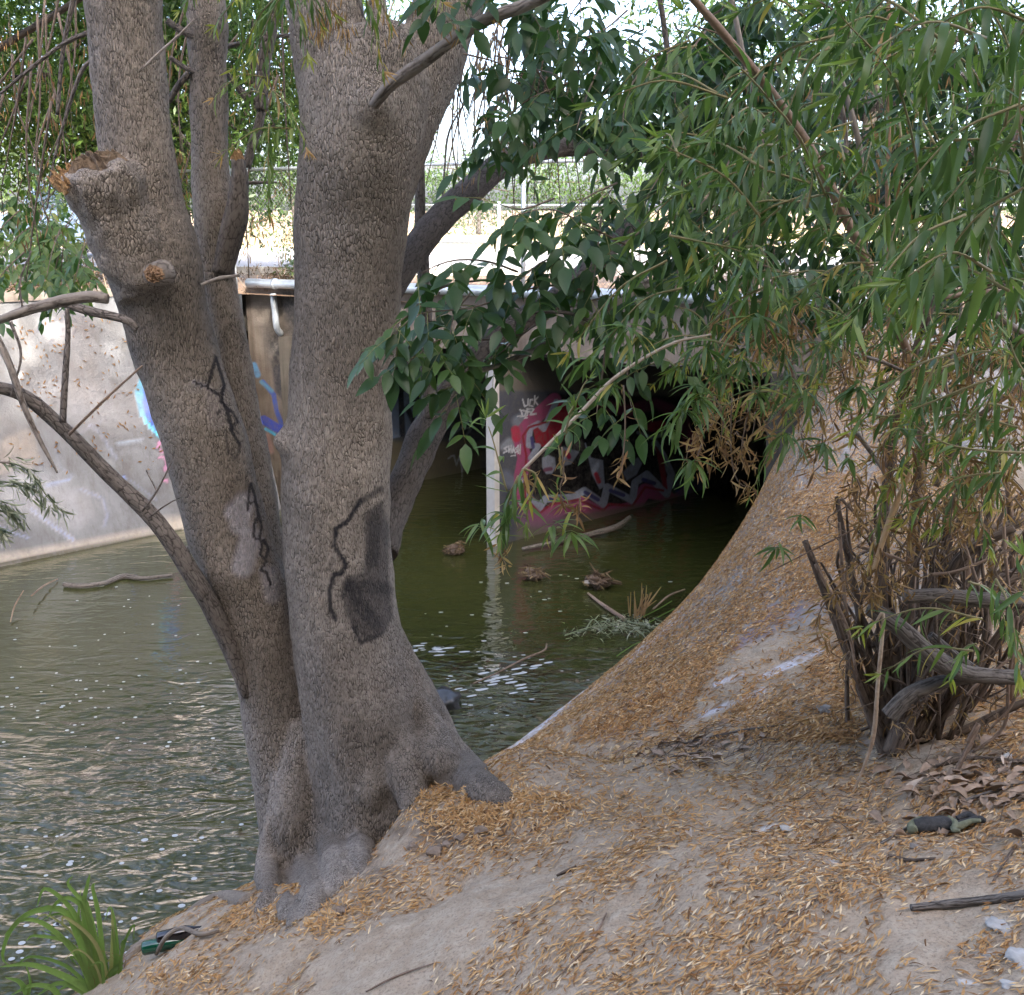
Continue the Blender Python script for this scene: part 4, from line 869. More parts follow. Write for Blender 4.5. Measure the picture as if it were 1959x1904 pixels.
branch(L(I_, '1010,600 1080,598 1130,615'), 4.0, [6, 7, 8]); branch(L(I_, '1400,0 1440,200 1458,300 1452,440 1430,600'), 4.6, [10, 12, 13, 14, 12], DEADW)
branch(L(I_, '1260,-20 1280,120 1300,300 1310,420'), 5.4, [10, 12, 12, 10]); branch(L(I_, '1590,140 1615,230 1620,330'), 4.3, [9, 9, 8], DEADW)
branch(L(I_, '1150,250 1350,300 1500,250 1700,190 1959,120'), 7.2, [40, 36, 34, 30, 24], name='limb', sides=16); branch(L(I_, '1350,520 1500,330 1700,290 1959,300'), 6.8, [20, 24, 24, 22])

# dry seed bunches hanging from the tree
fo = Foliage(); g = Geo()
def bunch(px, py, y, n=26, sp=.035, ln=(.035, .055), t=(.3, 1.)):
    c = at_y(px, py, y)
    for k in range(n):
        p = c + rng.normal(0, 1, 3) * [sp, sp, sp * 1.3]; fo.add('long2', p, [rng.normal(0, .25), rng.normal(0, .25), -1], rvec(1), random.uniform(*ln), random.uniform(*t))
    g.add(*tube([c + [0, 0, .18], c + [0, 0, .05], c - [0, 0, .03]], .0015, 4, 5), tint=.3)
for k in range(9): bunch(600 + k * 8, 40 + 25 * math.sin(k), 4.5, 14, .02)
for s_ in ((765, 85), (850, 60), (790, 30), (735, 40)): bunch(*s_, 4.5, 10, .025)
for k in range(64):
    px = rng.uniform(840, 1120); py = rng.uniform(60, 330); bunch(px, py, rng.uniform(5.8, 8.5), 16, .05, (.04, .07))
for k in range(70):
    px = rng.uniform(-20, 560); py = rng.uniform(60, 480); bunch(px, py, rng.uniform(6.4, 9), 16, .06, (.04, .08), (.0, .6))
for k in range(40):
    px = rng.uniform(1280, 1900); py = rng.uniform(100, 620); bunch(px, py, rng.uniform(4.4, 6.0), 16, .06, (.04, .08), (.1, .8))
fo.build(tree, L_DRY, 0, rest='seed_bunches'); o = g.build('seed_stalks', TWIG, tree, True); tag(o, kind='stuff')
# thin hanging twigs against the sky, right of the trunk
g = Geo()
for k in range(46):
    x0 = rng.uniform(850, 1100); y0 = rng.uniform(20, 160); x1 = x0 + rng.normal(-15, 30); y1 = y0 + rng.uniform(120, 330); P = pxpath([(x0, y0), ((x0 + x1) / 2 + rng.normal(0, 14), (y0 + y1) / 2), (x1, y1)], rng.uniform(5.6, 8)); g.add(*tube(P, pxr(P, [4.5, 1.6]), 5, 10), tint=.15)
for k in range(34):
    x0 = rng.uniform(-20, 560); y0 = rng.uniform(-40, 200); x1 = x0 + rng.normal(-25, 40); y1 = y0 + rng.uniform(150, 420); P = pxpath([(x0, y0), ((x0 + x1) / 2 + rng.normal(0, 18), (y0 + y1) / 2), (x1, y1)], rng.uniform(5.9, 8)); g.add(*tube(P, pxr(P, [5.5, 2]), 5, 10), tint=.1)
o = g.build('hanging_twigs', TWIG, tree, True); tag(o, kind='stuff')

# crown above (out of the frame, it shades the bank)
def crown(parent, mat, cx, cy, cz, rx, ry, rz, n, size, name='crown', tint=(0, 1), hollow=.0, clumps=60, cl=.22):
    th = rng.uniform(0, 6.283, clumps); u = rng.uniform(-1, 1, clumps); rr = rng.uniform(hollow, 1, clumps) ** (1 / 3.); s = np.sqrt(1 - u * u)
    C = np.c_[rr * s * np.cos(th), rr * s * np.sin(th), rr * u]; pick = rng.integers(0, clumps, n)
    P = C[pick] + rng.normal(0, cl, (n, 3)) * [1, 1, .8]; P = P * [rx, ry, rz] + [cx, cy, cz]
    V, F = SHAPES['mini']; d = unit(rng.normal(0, 1, (n, 3)) + [0, 0, -.6]); up = rng.normal(0, 1, (n, 3)) + [0, 0, .8]; y = unit(np.cross(up, d)); z = np.cross(d, y)
    M = np.stack([d, y, z], 2) * rng.uniform(size * .7, size * 1.3, n)[:, None, None]; W = np.einsum('nij,vj->nvi', M, V) + P[:, None]
    ct = rng.uniform(0, 1, clumps); tv = np.clip(.6 * ct[pick] + .4 * rng.uniform(0, 1, n), 0, 1) * (tint[1] - tint[0]) + tint[0]
    o = mk(name, W.reshape(-1, 3), (F[None] + (np.arange(n) * 4)[:, None, None]).reshape(-1, 4), mat, parent, True, {'tint': ('FLOAT', np.repeat(tv, 4))}); tag(o, kind='stuff'); return o
crown(tree, L_CROWN, 2.2, 5.0, 9.2, 4.2, 3.6, 1.5, 15000, .20, clumps=90, cl=.16)
for k, (x, y, r_, h_) in enumerate(((-7.5, -11.5, 5.0, 17), (-11, -8.0, 5.2, 15), (-4, -8.5, 4.8, 16.5), (2.5, -7.5, 5.2, 17), (9.5, -8.0, 5.4, 17), (17, -7.5, 5.6, 17), (-19, -8, 6, 14))):  # unseen tree row, added to keep the sun off bank and wall
    e = empty('tree', (x, y, 2.9)); tag(e, 'unseen sun-blocking tree added in a row behind the viewer, ' + ('set back behind the others', 'second from the left', 'third from the left', 'third from the right', 'second from the right', 'at the right end', 'at the left end')[k], 'tree', 'added row of sun-blocking trees behind the viewer')
    g = Geo(); g.add(*tube([[x, y, 2.4], [x + .2, y, 6], [x, y - .2, h_ * .8]], [.35, .28, .1], 14, 16, .06)); g.build('trunk', BARKB, e, True)
    crown(e, L_CROWN, x, y, h_ * .56, r_, 3.2, h_ * .50, 30000, .5, clumps=190, cl=.2)

# ------------------------------------------------------------------ trees beyond the creek
def far_tree(base, h, cr, mat, n, size, label, name='leafy_tree', tr=.12, clumps=45, tint=(0, 1), lean=(0, 0), group='trees beyond the creek', cz=None, cl=.2):
    e = empty(name, base); tag(e, label, 'tree', group); bx, by, bz_ = base; c = np.array([bx + lean[0], by + lean[1], bz_ + (cz or h * .6)])
    g = Geo(); g.add(*tube([[bx, by, bz_ - .1], [bx + lean[0] * .3, by, bz_ + h * .3], c], [tr, tr * .8, tr * .3], 10, 14, .1))
    for k in range(9):
        q = c + rng.normal(0, .45, 3) * cr; s0 = np.array([bx + lean[0] * .5, by, bz_ + h * random.uniform(.25, .5)]); g.add(*tube([s0, (s0 + q) / 2 + rvec(.12), q], [tr * .4, .012], 6, 10, .1))
    g.build('trunk', BARKD, e, True); crown(e, mat, *c, *cr, n, size, tint=tint, clumps=clumps, cl=cl); return e
far_tree((-8.3, 15.8, 2.88), 5.5, (2.2, 1.6, 2.1), L_BACK, 13000, .11, 'bright green leafy tree above the far wall, at the left edge behind the broken stub', clumps=60, cz=3.1, lean=(1.0, 0))
far_tree((-4.3, 16.4, 2.88), 5.5, (1.7, 1.4, 2.1), L_BACK, 11000, .11, 'bright green leafy tree seen between the left trunk and the thin middle trunk', clumps=60, cz=3.1)
far_tree((-2.6, 17.6, 2.88), 5.5, (1.4, 1.3, 2.1), L_BACK, 9000, .11, 'sunlit green tree behind the fence post, between the thin and the right-hand trunk', clumps=50, cz=3.0)
far_tree((-9.5, 19.5, 2.88), 8, (2.3, 2, 3.2), L_DARK, 11000, .14, 'dark tree in the upper left corner beyond the wall', clumps=60, cz=4.6)
far_tree((-6.6, 18.4, 2.88), 6, (2.3, 1.4, 2.2), L_BACK, 13000, .14, 'light green leafy tree in the second row, between the left trunk and the dark tree', clumps=70, cz=3.5)
far_tree((-10.6, 15.6, 2.88), 6, (2.3, 1.4, 2.3), L_BACK, 9000, .13, 'light green tree at the very left edge above the wall', clumps=60, cz=3.6)
o_ = far_tree((-9.2, 14.6, 2.88), 7.5, (4.6, 3.2, 1.3), L_CROWN, 16000, .24, 'unseen spreading tree added on the far bank, its high crown darkening the creek reflections', clumps=110, cz=6.9, lean=(4.4, -3.6))  # added out-of-frame crown, blocks sky reflections in the near water
far_tree((-5.6, 19.0, 2.88), 6, (2.6, 1.6, 2.5), L_DARK, 14000, .17, 'dark tree standing behind the bright green ones, left of the middle trunk', clumps=80, cz=3.6)
far_tree((-11.5, 17.0, 2.88), 8, (2.4, 2, 3.2), L_DARK, 9000, .17, 'dark tree at the far left edge behind the wall', clumps=60, cz=4.4)
far_tree((4.6, 14.6, 2.88), 7, (2.9, 1.8, 3.0), L_DARK, 16000, .13, 'dark tree behind the culvert, showing through the hanging leaves on the right', clumps=80, cz=3.8)
far_tree((8.2, 12.6, 2.95), 7, (3.1, 2.2, 3.2), L_DARK, 15000, .13, 'dark tree at the right edge behind the shrub', clumps=80, cz=3.4)
for k, (x, y, r) in enumerate(((-9, 46, 3.4), (-1.5, 50, 3.6), (3.5, 44, 3.0), (9, 52, 4), (16, 48, 4), (-17, 50, 4.5), (-26, 48, 5), (25, 50, 5))):
    far_tree((x, y, 2.88), 5, (r, 2, 1.7), L_BACK, 2600, .24, 'hazy green shrubby tree in the field beyond the road, ' + ('left of the car', 'beside the trunk', 'behind the fence rails', 'in the middle of the row', 'right of the middle', 'far left', 'at the far left end', 'at the far right end')[k], 'field_tree', clumps=22, cz=1.9, tint=(.0, .55), group='trees in the field beyond the road')
# undergrowth on the far bank behind the wall
def thicket(name, x0, x1, y, z, n, hgt, mat, label, cat='shrub', lf=.09, tint=(0, 1)):
    e = empty(name, ((x0 + x1) / 2, y, z)); tag(e, label, cat); crown(e, mat, (x0 + x1) / 2, y, z + hgt * .45, (x1 - x0) / 2, .5, hgt * .5, n, lf, 'foliage', tint, clumps=26)
    g = Geo()
    for k in range(14):
        x = rng.uniform(x0, x1); g.add(*tube([[x, y, z - .05], [x + rng.normal(0, .12), y + rng.normal(0, .1), z + hgt * rng.uniform(.5, .9)]], [.012, .004], 5, 4), tint=.3)
    tag(g.build('stems', TWIG, e, True), kind='stuff')
thicket('dry_shrub', -6.6, -5.0, 13.95, 2.95, 1500, .5, L_WEED, 'low brown dry shrub on the far wall top, left of the trunks', lf=.06, tint=(0, .45))
thicket('green_shrub', -7.6, -6.2, 13.0, 2.9, 2200, .7, L_BACK, 'green shrub hanging over the far wall at the left edge', lf=.09)
thicket('green_shrub', -3.4, -2.6, 15.9, 2.9, 1300, .9, L_DARK, 'small dark shrub behind the pipe, between the thin and the right-hand trunk', lf=.07)
thicket('dry_shrub', -3.9, -2.6, 15.3, 2.9, 900, .35, L_WEED, 'low rusty-brown shrub beside the fence post, above the pipe end', lf=.05, tint=(0, .5))

# ------------------------------------------------------------------ car beyond the fence
car = empty('car', (-10.1, 26.6, 2.9)); tag(car, 'white car parked across the road at the left, half hidden by leaves and fence wire', 'car')
CARP = simple('white_car_paint', (.17, .24, .33), .25, .6); GLASS = simple('car_glass', (.03, .045, .055), .08, .8); TYRE = simple('tyre', (.03, .03, .032), .85, .2); RIM = simple('wheel_rim', (.4, .4, .42), .35, .6, metal=.7)
LAMP = simple('head_lamp', (.6, .62, .64), .15, .7); DARKP = simple('dark_plastic', (.03, .03, .03), .6, .3)
prof = [(-2.2, .35), (-2.25, .75), (-2.15, 1.02), (-1.9, 1.15), (-1.35, 1.62), (-.9, 1.72), (.5, 1.70), (.95, 1.58), (1.5, 1.10), (2.15, .92), (2.3, .65), (2.28, .35)]
V = []; F = []
for k, (yy, ins) in enumerate(((-.88, .06), (-.9, 0), (.9, 0), (.88, .06))):
    for (x, z) in prof: V.append([x * (1 - ins * .3), yy * (1 - .14 * max(0, (z - 1.0) / .7)), z])
n = len(prof)
for k in range(3):
    for j in range(n): F.append([k * n + j, k * n + (j + 1) % n, (k + 1) * n + (j + 1) % n, (k + 1) * n + j])
crz = R(-28); cM = np.array([[math.cos(crz), -math.sin(crz), 0], [math.sin(crz), math.cos(crz), 0], [0, 0, 1]]) @ np.diag([-1, -1, 1])
def carp(V): return np.asarray(V, float) @ cM.T + np.array(car.location)
mk('body', carp(V), [np.array(F), np.array([list(range(n - 1, -1, -1)), list(range(3 * n, 4 * n))])], CARP, car)
for sg in (1, -1):
    for (a, b_, c_, d_) in (((-1.75, 1.16), (-.35, 1.16), (-.35, 1.6), (-1.3, 1.55)), ((-.25, 1.16), (1.25, 1.16), (.85, 1.52), (-.25, 1.6))):
        pts = [[x, sg * .905 * (1 - .14 * max(0, (z - 1.0) / .7)) + sg * .012, z] for x, z in (a, b_, c_, d_)]; mk('side_window', carp(pts), np.array([[0, 1, 2, 3]]), GLASS, car)
    for x in (-1.4, 1.42):
        c = carp([[x, sg * .80, .34]])[0]; c2 = carp([[x, sg * .93, .34]])[0]; g = Geo(); g.add(*tube([c, c2], .34, 24, 3)); wh = g.build('wheel', TYRE, car, True)
        g = Geo(); c3 = carp([[x, sg * .945, .34]])[0]; g.add(*tube([c2, c3], .20, 18, 3)); ri = g.build('rim', RIM, wh); ri.location = (0, 0, 0)
    V, F2 = box((2.24, sg * .62, .74), (.14, .38, .16)); mk('headlight', carp(V), F2, LAMP, car)
    V, F2 = box((.95, sg * 1.0, 1.12), (.16, .2, .14)); mk('wing_mirror', carp(V), F2, DARKP, car)
mk('windscreen', carp([[1.48, -.8, 1.14], [1.48, .8, 1.14], [1.0, .72, 1.56], [1.0, -.72, 1.56]]) + [0, 0, .015], np.array([[0, 1, 2, 3]]), GLASS, car)
V, F2 = box((2.29, 0, .5), (.06, 1.5, .2)); mk('bumper', carp(V), F2, DARKP, car)

# ------------------------------------------------------------------ willow-leaved shrub on the right
bb = hit(1700, 1440)[0]; shrub = empty('willow_shrub', tuple(bb)); tag(shrub, 'tall narrow-leaved shrub on the right of the bank, its stems fanning up from one base', 'shrub')
def sb(s_, y, w_, mat=CANE, name='stem', **k): return branch(L(I_, s_), y, w_, mat, name, 10, .08, shrub, **k)
yb = float(bb[1]); BKD = bark_mat('shrub_bark', (.125, .092, .068), (.215, .17, .135), (.04, .03, .025), 40, .004, .2, False)
for s_, y, w_, m_ in (('1705,1450 1660,1340 1610,1210 1570,1110 1540,1035', [yb, 4.3], [42, 30, 22, 16, 11], BKD), ('1700,1440 1668,1290 1640,1150 1615,1030 1600,950', [yb, 4.4], [34, 22, 16, 12, 8], BKD),
                      ('1700,1440 1690,1250 1688,1060 1700,900 1725,760 1760,640 1770,560', [yb, 4.2], [34, 26, 22, 20, 18, 14, 12], BKD), ('1715,1430 1735,1230 1745,1050 1760,900 1765,700', [yb, 4.5], [30, 24, 22, 20, 16], CANE),
                      ('1730,1430 1780,1250 1810,1120 1860,1050 1960,990', [yb, 4.3], [36, 30, 28, 26, 22], BKD), ('1720,1430 1830,1190 1900,1120 1990,1080', [yb, 4.5], [26, 26, 26, 24], BKD), ('1740,1430 1810,1300 1840,1200 1870,1090 1900,940', [yb, 4.6], [24, 18, 16, 14, 12], BKD),
                      ('1760,1420 1860,1290 1930,1200 1990,1130', [yb, 4.4], [26, 22, 20, 18], BKD), ('1790,1430 1880,1380 1990,1330', [yb, 4.2], [20, 16, 12], BKD), ('1705,1440 1720,1330 1700,1210 1650,1120', [yb, 4.3], [36, 30, 26, 14], BKD),
                      ('1800,1440 1835,1240 1850,1080 1855,960', [yb + .2, 4.8], [22, 18, 16, 14], CANE), ('1870,1430 1890,1200 1905,1000', [yb + .3, 4.9], [18, 16, 14], CANE), ('1930,1430 1940,1200 1930,950 1900,800', [yb + .3, 4.6], [16, 14, 12, 10], CANE),
                      ('1705,1440 1760,1320 1790,1200 1850,1130', [yb - .1, 4.2], [34, 32, 30, 26], BKD), ('1690,1430 1640,1300 1590,1150', [yb, 4.2], [20, 12, 8], BKD), ('1735,1420 1760,1250 1830,1080 1940,1010', [yb, 4.1], [24, 22, 20, 16], BKD)):
    sb(s_, y, w_, m_)
sb('1730,1142 1800,1140 1880,1148 1980,1155', 3.9, [28, 30, 32, 30], GREYW, 'cut_branch'); sb('1665,1165 1720,1200 1790,1262 1860,1290 1980,1298', 3.85, [30, 34, 38, 32, 28], GREYW, 'cut_branch'); sb('1700,1370 1740,1330 1800,1305 1870,1300', 3.9, [34, 32, 26, 14], GREYW, 'cut_branch')
sb('1780,1215 1850,1270 1920,1310', 4.0, [16, 16, 12], GREYW, 'cut_branch'); sb('1675,1190 1690,1180 1680,1300 1672,1400 1655,1460 1632,1515', 3.75, [4, 7, 8, 9, 6, 3], simple('peeled_stem', (.22, .15, .10), .7, .3, 22, (.50, .40, .29), .4), 'peeled_cane')
sb('1742,900 1712,970 1690,1030 1672,1090', 3.8, [9, 12, 11, 9], simple('cane', (.44, .29, .16), .6, .3, 30, (.54, .38, .22), .2), 'cut_cane')
for s_ in ('1610,955 1650,1000 1680,1060', '1666,1000 1674,1080 1680,1130', '1605,1000 1613,1110 1620,1170', '1640,1045 1720,1070 1760,1100', '1920,1000 1925,1080 1945,1250', '1835,1010 1870,1120 1880,1180', '1560,1080 1620,1200 1640,1300', '1948,1180 1930,1300 1920,1390 1860,1440', '1850,1330 1880,1300 1960,1240'): sb(s_, 4.0, [6, 7, 4], CANE, 'twig')
for s_, w_ in (('1850,1420 1870,1390 1800,1530 1740,1590', [8, 10, 6]), ('1959,1250 1940,1340 1890,1400', [4, 5, 4]), ('1780,1100 1840,1090 1959,1040', [7, 6, 5]), ('1460,1100 1560,1050 1700,980', [2, 3, 4])): sb(s_, 3.9, w_, CANE, 'twig')
tangle = Geo()
for k in range(85):
    x0 = rng.normal(1745, 45); y0 = 1425 + rng.normal(0, 10); x1 = x0 + rng.normal(60, 90); y1 = rng.uniform(980, 1280); d0 = yb + rng.uniform(-.1, .7); P = pxpath([(x0, y0), ((x0 + x1) / 2 + rng.normal(0, 22), (y0 + y1) / 2), (x1, y1), (x1 + rng.normal(10, 40), y1 - 60)], [d0, d0 - rng.uniform(0, .4)])
    tangle.add(*tube(P, pxr(P, [rng.uniform(6, 15), rng.uniform(2, 6)]), 6, 12, .15, 14, True, None, k * 1.))
for k in range(45):
    x0 = rng.uniform(1640, 1960); y0 = rng.uniform(1080, 1400); an = rng.uniform(-.7, .9); l_ = rng.uniform(60, 170); P = pxpath([(x0, y0), (x0 + l_ * .5 * math.cos(an), y0 - l_ * .5 * math.sin(an) + rng.normal(0, 9)), (x0 + l_ * math.cos(an), y0 - l_ * math.sin(an))], rng.uniform(4.1, 5.0)); tangle.add(*tube(P, pxr(P, [rng.uniform(3, 9), 2]), 5, 9, .15, 14, True, None, k * 1.))
tag(tangle.build('tangled_stems', BKD, shrub, True), kind='stuff')
# long canes upward
sb('1755,720 1700,590 1600,380 1540,270 1470,170 1380,60 1310,-20', [4.2, 3.6], [18, 18, 20, 20, 18, 16, 14], simple('brown_cane', (.20, .13, .09), .7, .3, 40, (.30, .21, .15), .3)); sb('1600,120 1640,260 1650,330', 4.2, [10, 12, 10], DEADW)
sb('1700,-20 1700,200 1698,420 1700,650', 3.9, [9, 10, 10, 8], simple('brown_strand', (.22, .13, .08), .8, .2, 60, (.36, .24, .15), .3)); sb('1960,200 1900,430 1870,600', 3.3, [9, 9, 7]); sb('1959,565 1880,560 1800,570', 3.7, [16, 14, 8], CANE); sb('1840,545 1890,590 1960,640', 3.5, [10, 12, 12], DEADW)
sb('1840,580 1830,660 1810,720 1822,780', 3.5, [5, 5, 5, 3], DEADW); sb('1610,670 1680,690 1740,715', 3.8, [7, 7, 5], DEADW); sb('1560,790 1520,720 1500,600', 4.2, [5, 5, 4], DEADW)
sb('1640,830 1690,900 1705,950', 4.1, [9, 9, 8], DEADW); sb('1760,640 1800,560 1870,540 1959,560', 3.8, [14, 13, 13, 12], BKD); sb('1790,930 1850,820 1959,730', 4.2, [12, 12, 10], BKD)
sb('1360,640 1280,660 1180,720 1110,790 1000,900', [3.4, 3.3], [4, 6, 7, 7, 7], simple('pale_cane', (.36, .28, .20), .7, .3, 40, (.48, .40, .31), .2), 'cane')
fo = Foliage(); g = Geo()
def wt(fn, s_, y, **k): willow_twig(fo, g, pxpath(L(fn, s_), y), **k)
lb = dict(ln=(.11, .165), step=.022)
wt(Z3, '500,1200 450,1130 330,990 180,900 0,820 -60,760', [2.9, 2.7], **lb); wt(Z3, '900,1150 870,1100 730,770 560,560 430,410 230,230 80,60', [3.0, 2.75], step=.026, ln=(.11, .15)); wt(Z3, '1400,1050 1380,980 1330,700 1250,450 1130,280 1000,150 880,0', [2.9, 2.7], step=.026, ln=(.12, .17))
wt(Z3, '1700,300 1640,100 1600,-60', 2.8, **lb); wt(Z3, '1850,700 1900,400 1830,150 1700,-40', 2.7, **lb); wt(Z3, '1960,900 1930,600 1980,300', 2.6, **lb); wt(Z3, '1700,1150 1750,900 1850,700 1959,600', 2.8, **lb)
wt(Z3, '1600,1000 1500,800 1420,600 1440,300', 3.0, **lb); wt(Z3, '900,1250 960,1050 1050,950 1130,830', 2.9, ln=(.09, .13), step=.02); wt(Z3, '760,1150 790,1000 780,930', 2.9, ln=(.09, .12), step=.02); wt(Z3, '0,1300 150,1330 300,1360 430,1400', 2.9, **lb)
wt(Z5, '1959,930 1800,925 1600,900 1480,860 1380,800 1330,740', 2.8, ln=(.08, .12), step=.02, tip=True); wt(Z5, '1750,530 1600,590 1400,670 1200,730 1020,700', 2.9, ln=(.08, .11), step=.03); wt(Z5, '1959,500 1900,380 1880,300', 2.7, ln=(.08, .12), step=.02)
wt(Z1, '930,1020 850,1150 815,1060 790,970 760,860 720,740', 3.0, ln=(.09, .15), step=.026); wt(Z1, '900,1060 850,1180 820,1300 800,1380', 3.0, ln=(.09, .15), step=.014); wt(Z1, '930,1020 1000,1060 960,1200 940,1330', 3.0, ln=(.07, .11), step=.018, brown=.25)
wt(Z1, '1180,720 1220,650 1260,560 1290,520', 3.2, ln=(.07, .10), step=.02); wt(Z1, '1160,820 1180,750 1210,700', 3.2, ln=(.08, .11), step=.014); wt(Z1, '1140,1050 1130,950 1120,880', 3.1, ln=(.05, .08), step=.02); wt(Z1, '1220,1260 1180,1230 1140,1200', 3.1, ln=(.08, .12), step=.012, brown=.3)
wt(Z5, '2000,1750 1950,1650 1959,1500', 2.7, ln=(.1, .14), step=.02)
for x, y, n_, l_ in ((480, 180, 14, .13), (650, 830, 12, .11), (140, 980, 14, .12), (1230, 180, 12, .09), (1050, 560, 12, .1), (590, 1450, 12, .1), (850, 880, 13, .09), (300, 500, 14, .1), (100, 650, 12, .1), (500, 600, 12, .08), (850, 330, 14, .09), (680, 520, 12, .08),
                  (400, 420, 12, .1), (200, 350, 14, .11), (150, 560, 12, .09), (760, 600, 12, .09), (1000, 960, 12, .07), (720, 1280, 7, .06), (1180, 330, 8, .08), (1880, 50, 10, .1), (1700, 40, 10, .1), (1450, 620, 10, .08), (1280, 800, 9, .1), (1300, 60, 12, .1)):
    rosette(fo, at_y(*Z5(x, y), 3.1 if y < 1400 else 3.6), n_, (l_ * .75, l_ * 1.15))
for x, y, n_ in ((1500, 240, 14), (1560, 290, 14), (1420, 560, 9), (1800, 700, 12), (1720, 790, 10), (1900, 620, 14), (1300, 400, 7), (690, 1330, 9), (1100, 1330, 10), (1190, 1370, 10), (820, 1270, 12), (900, 1200, 10)): rosette(fo, at_y(*Z1(x, y), 3.05), n_, (.07, .12))
# general mass of leafy twigs
def mass(n, x0, x1, y0, y1, d0, d1, cond=None, ln=(.115, .17), tint=(.0, .55), brown=0, step=.024):
    for k in range(n):
        px, py = rng.uniform(x0, x1), rng.uniform(y0, y1)
        if cond and not cond(px, py): continue
        y = rng.uniform(d0, d1); c = at_y(px, py, y); a = rng.uniform(-.9, .9); q = c + unit(np.array([a - .25, rng.normal(0, .4), rng.uniform(-1.0, .15)])) * rng.uniform(.22, .42)
        willow_twig(fo, g, np.array([c, (c + q) / 2 + [0, 0, .05], q]), step, ln, tint=tint, brown=brown)
mass(50, 1480, 2050, -80, 520, 2.9, 4.2, brown=.05); mass(26, 1290, 1560, 180, 560, 3.0, 4.0); mass(22, 1740, 2050, -60, 560, 2.4, 2.9, tint=(.1, .6), ln=(.13, .18))
mass(40, 1260, 1960, 470, 720, 3.1, 4.3, lambda x, y: y < 730 or x > 1330, (.08, .12), (.1, .75), .10, .02)
mass(6, 1380, 1560, 740, 810, 3.2, 4, None, (.07, .10), (.2, .8), .15); mass(12, 1650, 1960, 700, 960, 3.4, 4.1, None, (.07, .11), (.2, .85), .2)
mass(10, 1290, 1500, 60, 300, 3.6, 4.4); mass(16, 440, 640, -90, -10, 4.0, 4.6, None, (.09, .13), (.2, .7), .05); mass(5, 650, 860, -90, -20, 4.0, 4.6, None, (.09, .13), (.2, .8), .15)
mass(24, 1790, 2010, 540, 900, 3.0, 3.9, None, (.09, .13), (.1, .7), .1); mass(7, 1850, 2010, 900, 1250, 2.8, 3.3, None, (.09, .13), (.1, .7), .1)
mass(5, 470, 560, 90, 250, 5.0, 5.3, None, (.09, .15), (.4, .85), .1)
print('willow leaves', len(fo.items))
fo.build(shrub, L_WILLOW, 300); o = g.build('twigs', TWIG, shrub, True); tag(o, kind='stuff')
# withered leaves caught in the shrub
fo = Foliage(); g = Geo()
def dry_twig(fn, s_, y, n=18, ln=(.04, .08), sp=.02):
    P = catmull(pxpath(L(fn, s_), y), 40); g.add(*tube(P[::5], [.003, .0015], 5, 10), tint=.3)
    for k in range(n):
        i = random.randrange(39); fo.add(random.choice(('long3', 'long', 'long2')), P[i] + rvec(sp * .4), rvec(.6) + [0, 0, -.7], rvec(1), random.uniform(*ln), random.uniform(.1, 1))
for s_ in ('1400,1100 1250,1300 1100,1500 950,1650 880,1780', '1430,1250 1400,1450 1300,1600 1180,1700', '900,1700 820,1850 870,2000', '1450,1150 1380,1250 1330,1400', '1170,1450 1150,1600 1120,1750'): dry_twig(Z5, s_, 3.8, 46)
for s_ in ('250,620 300,750 260,950', '350,600 340,800 350,1000 390,1100 480,1130', '450,650 400,900 420,1000', '200,640 190,760 160,840', '650,560 560,640 520,700'): dry_twig(Z5, s_, 3.3, 40, (.03, .06))
for s_ in ('1480,560 1490,800 1470,1000 1440,1080', '1140,900 1150,1050 1130,1130 1160,1250', '1240,1180 1230,1300', '800,1380 810,1500 840,1560', '950,1050 930,1130'): dry_twig(Z1, s_, 3.05, 22, (.03, .06), .012)
for k in range(165):
    px = rng.uniform(1340, 1959); py = rng.uniform(560, 1000)
    if px < 1600 and py > 860: continue
    dry_twig(I_, f'{px},{py} {px + rng.normal(0, 18)},{py + 30} {px + rng.normal(0, 26)},{py + 65}', rng.uniform(3.4, 4.6), 14, (.04, .08))
for k in range(75):
    px = rng.uniform(1600, 1959); py = rng.uniform(620, 1120); dry_twig(I_, f'{px},{py} {px + rng.normal(0, 14)},{py + 45} {px + rng.normal(0, 22)},{py + 95}', rng.uniform(3.5, 4.6), 16, (.035, .07))
for k in range(60):
    px = rng.uniform(1620, 1959); py = rng.uniform(960, 1400); dry_twig(I_, f'{px},{py} {px + rng.normal(0, 18)},{py + 30} {px + rng.normal(0, 26)},{py + 60}', rng.uniform(3.8, 4.3), 9, (.03, .06))
fo.build(shrub, L_DRY, 0, rest='withered_leaves'); o = g.build('dry_twigs', TWIG, shrub, True); tag(o, kind='stuff')

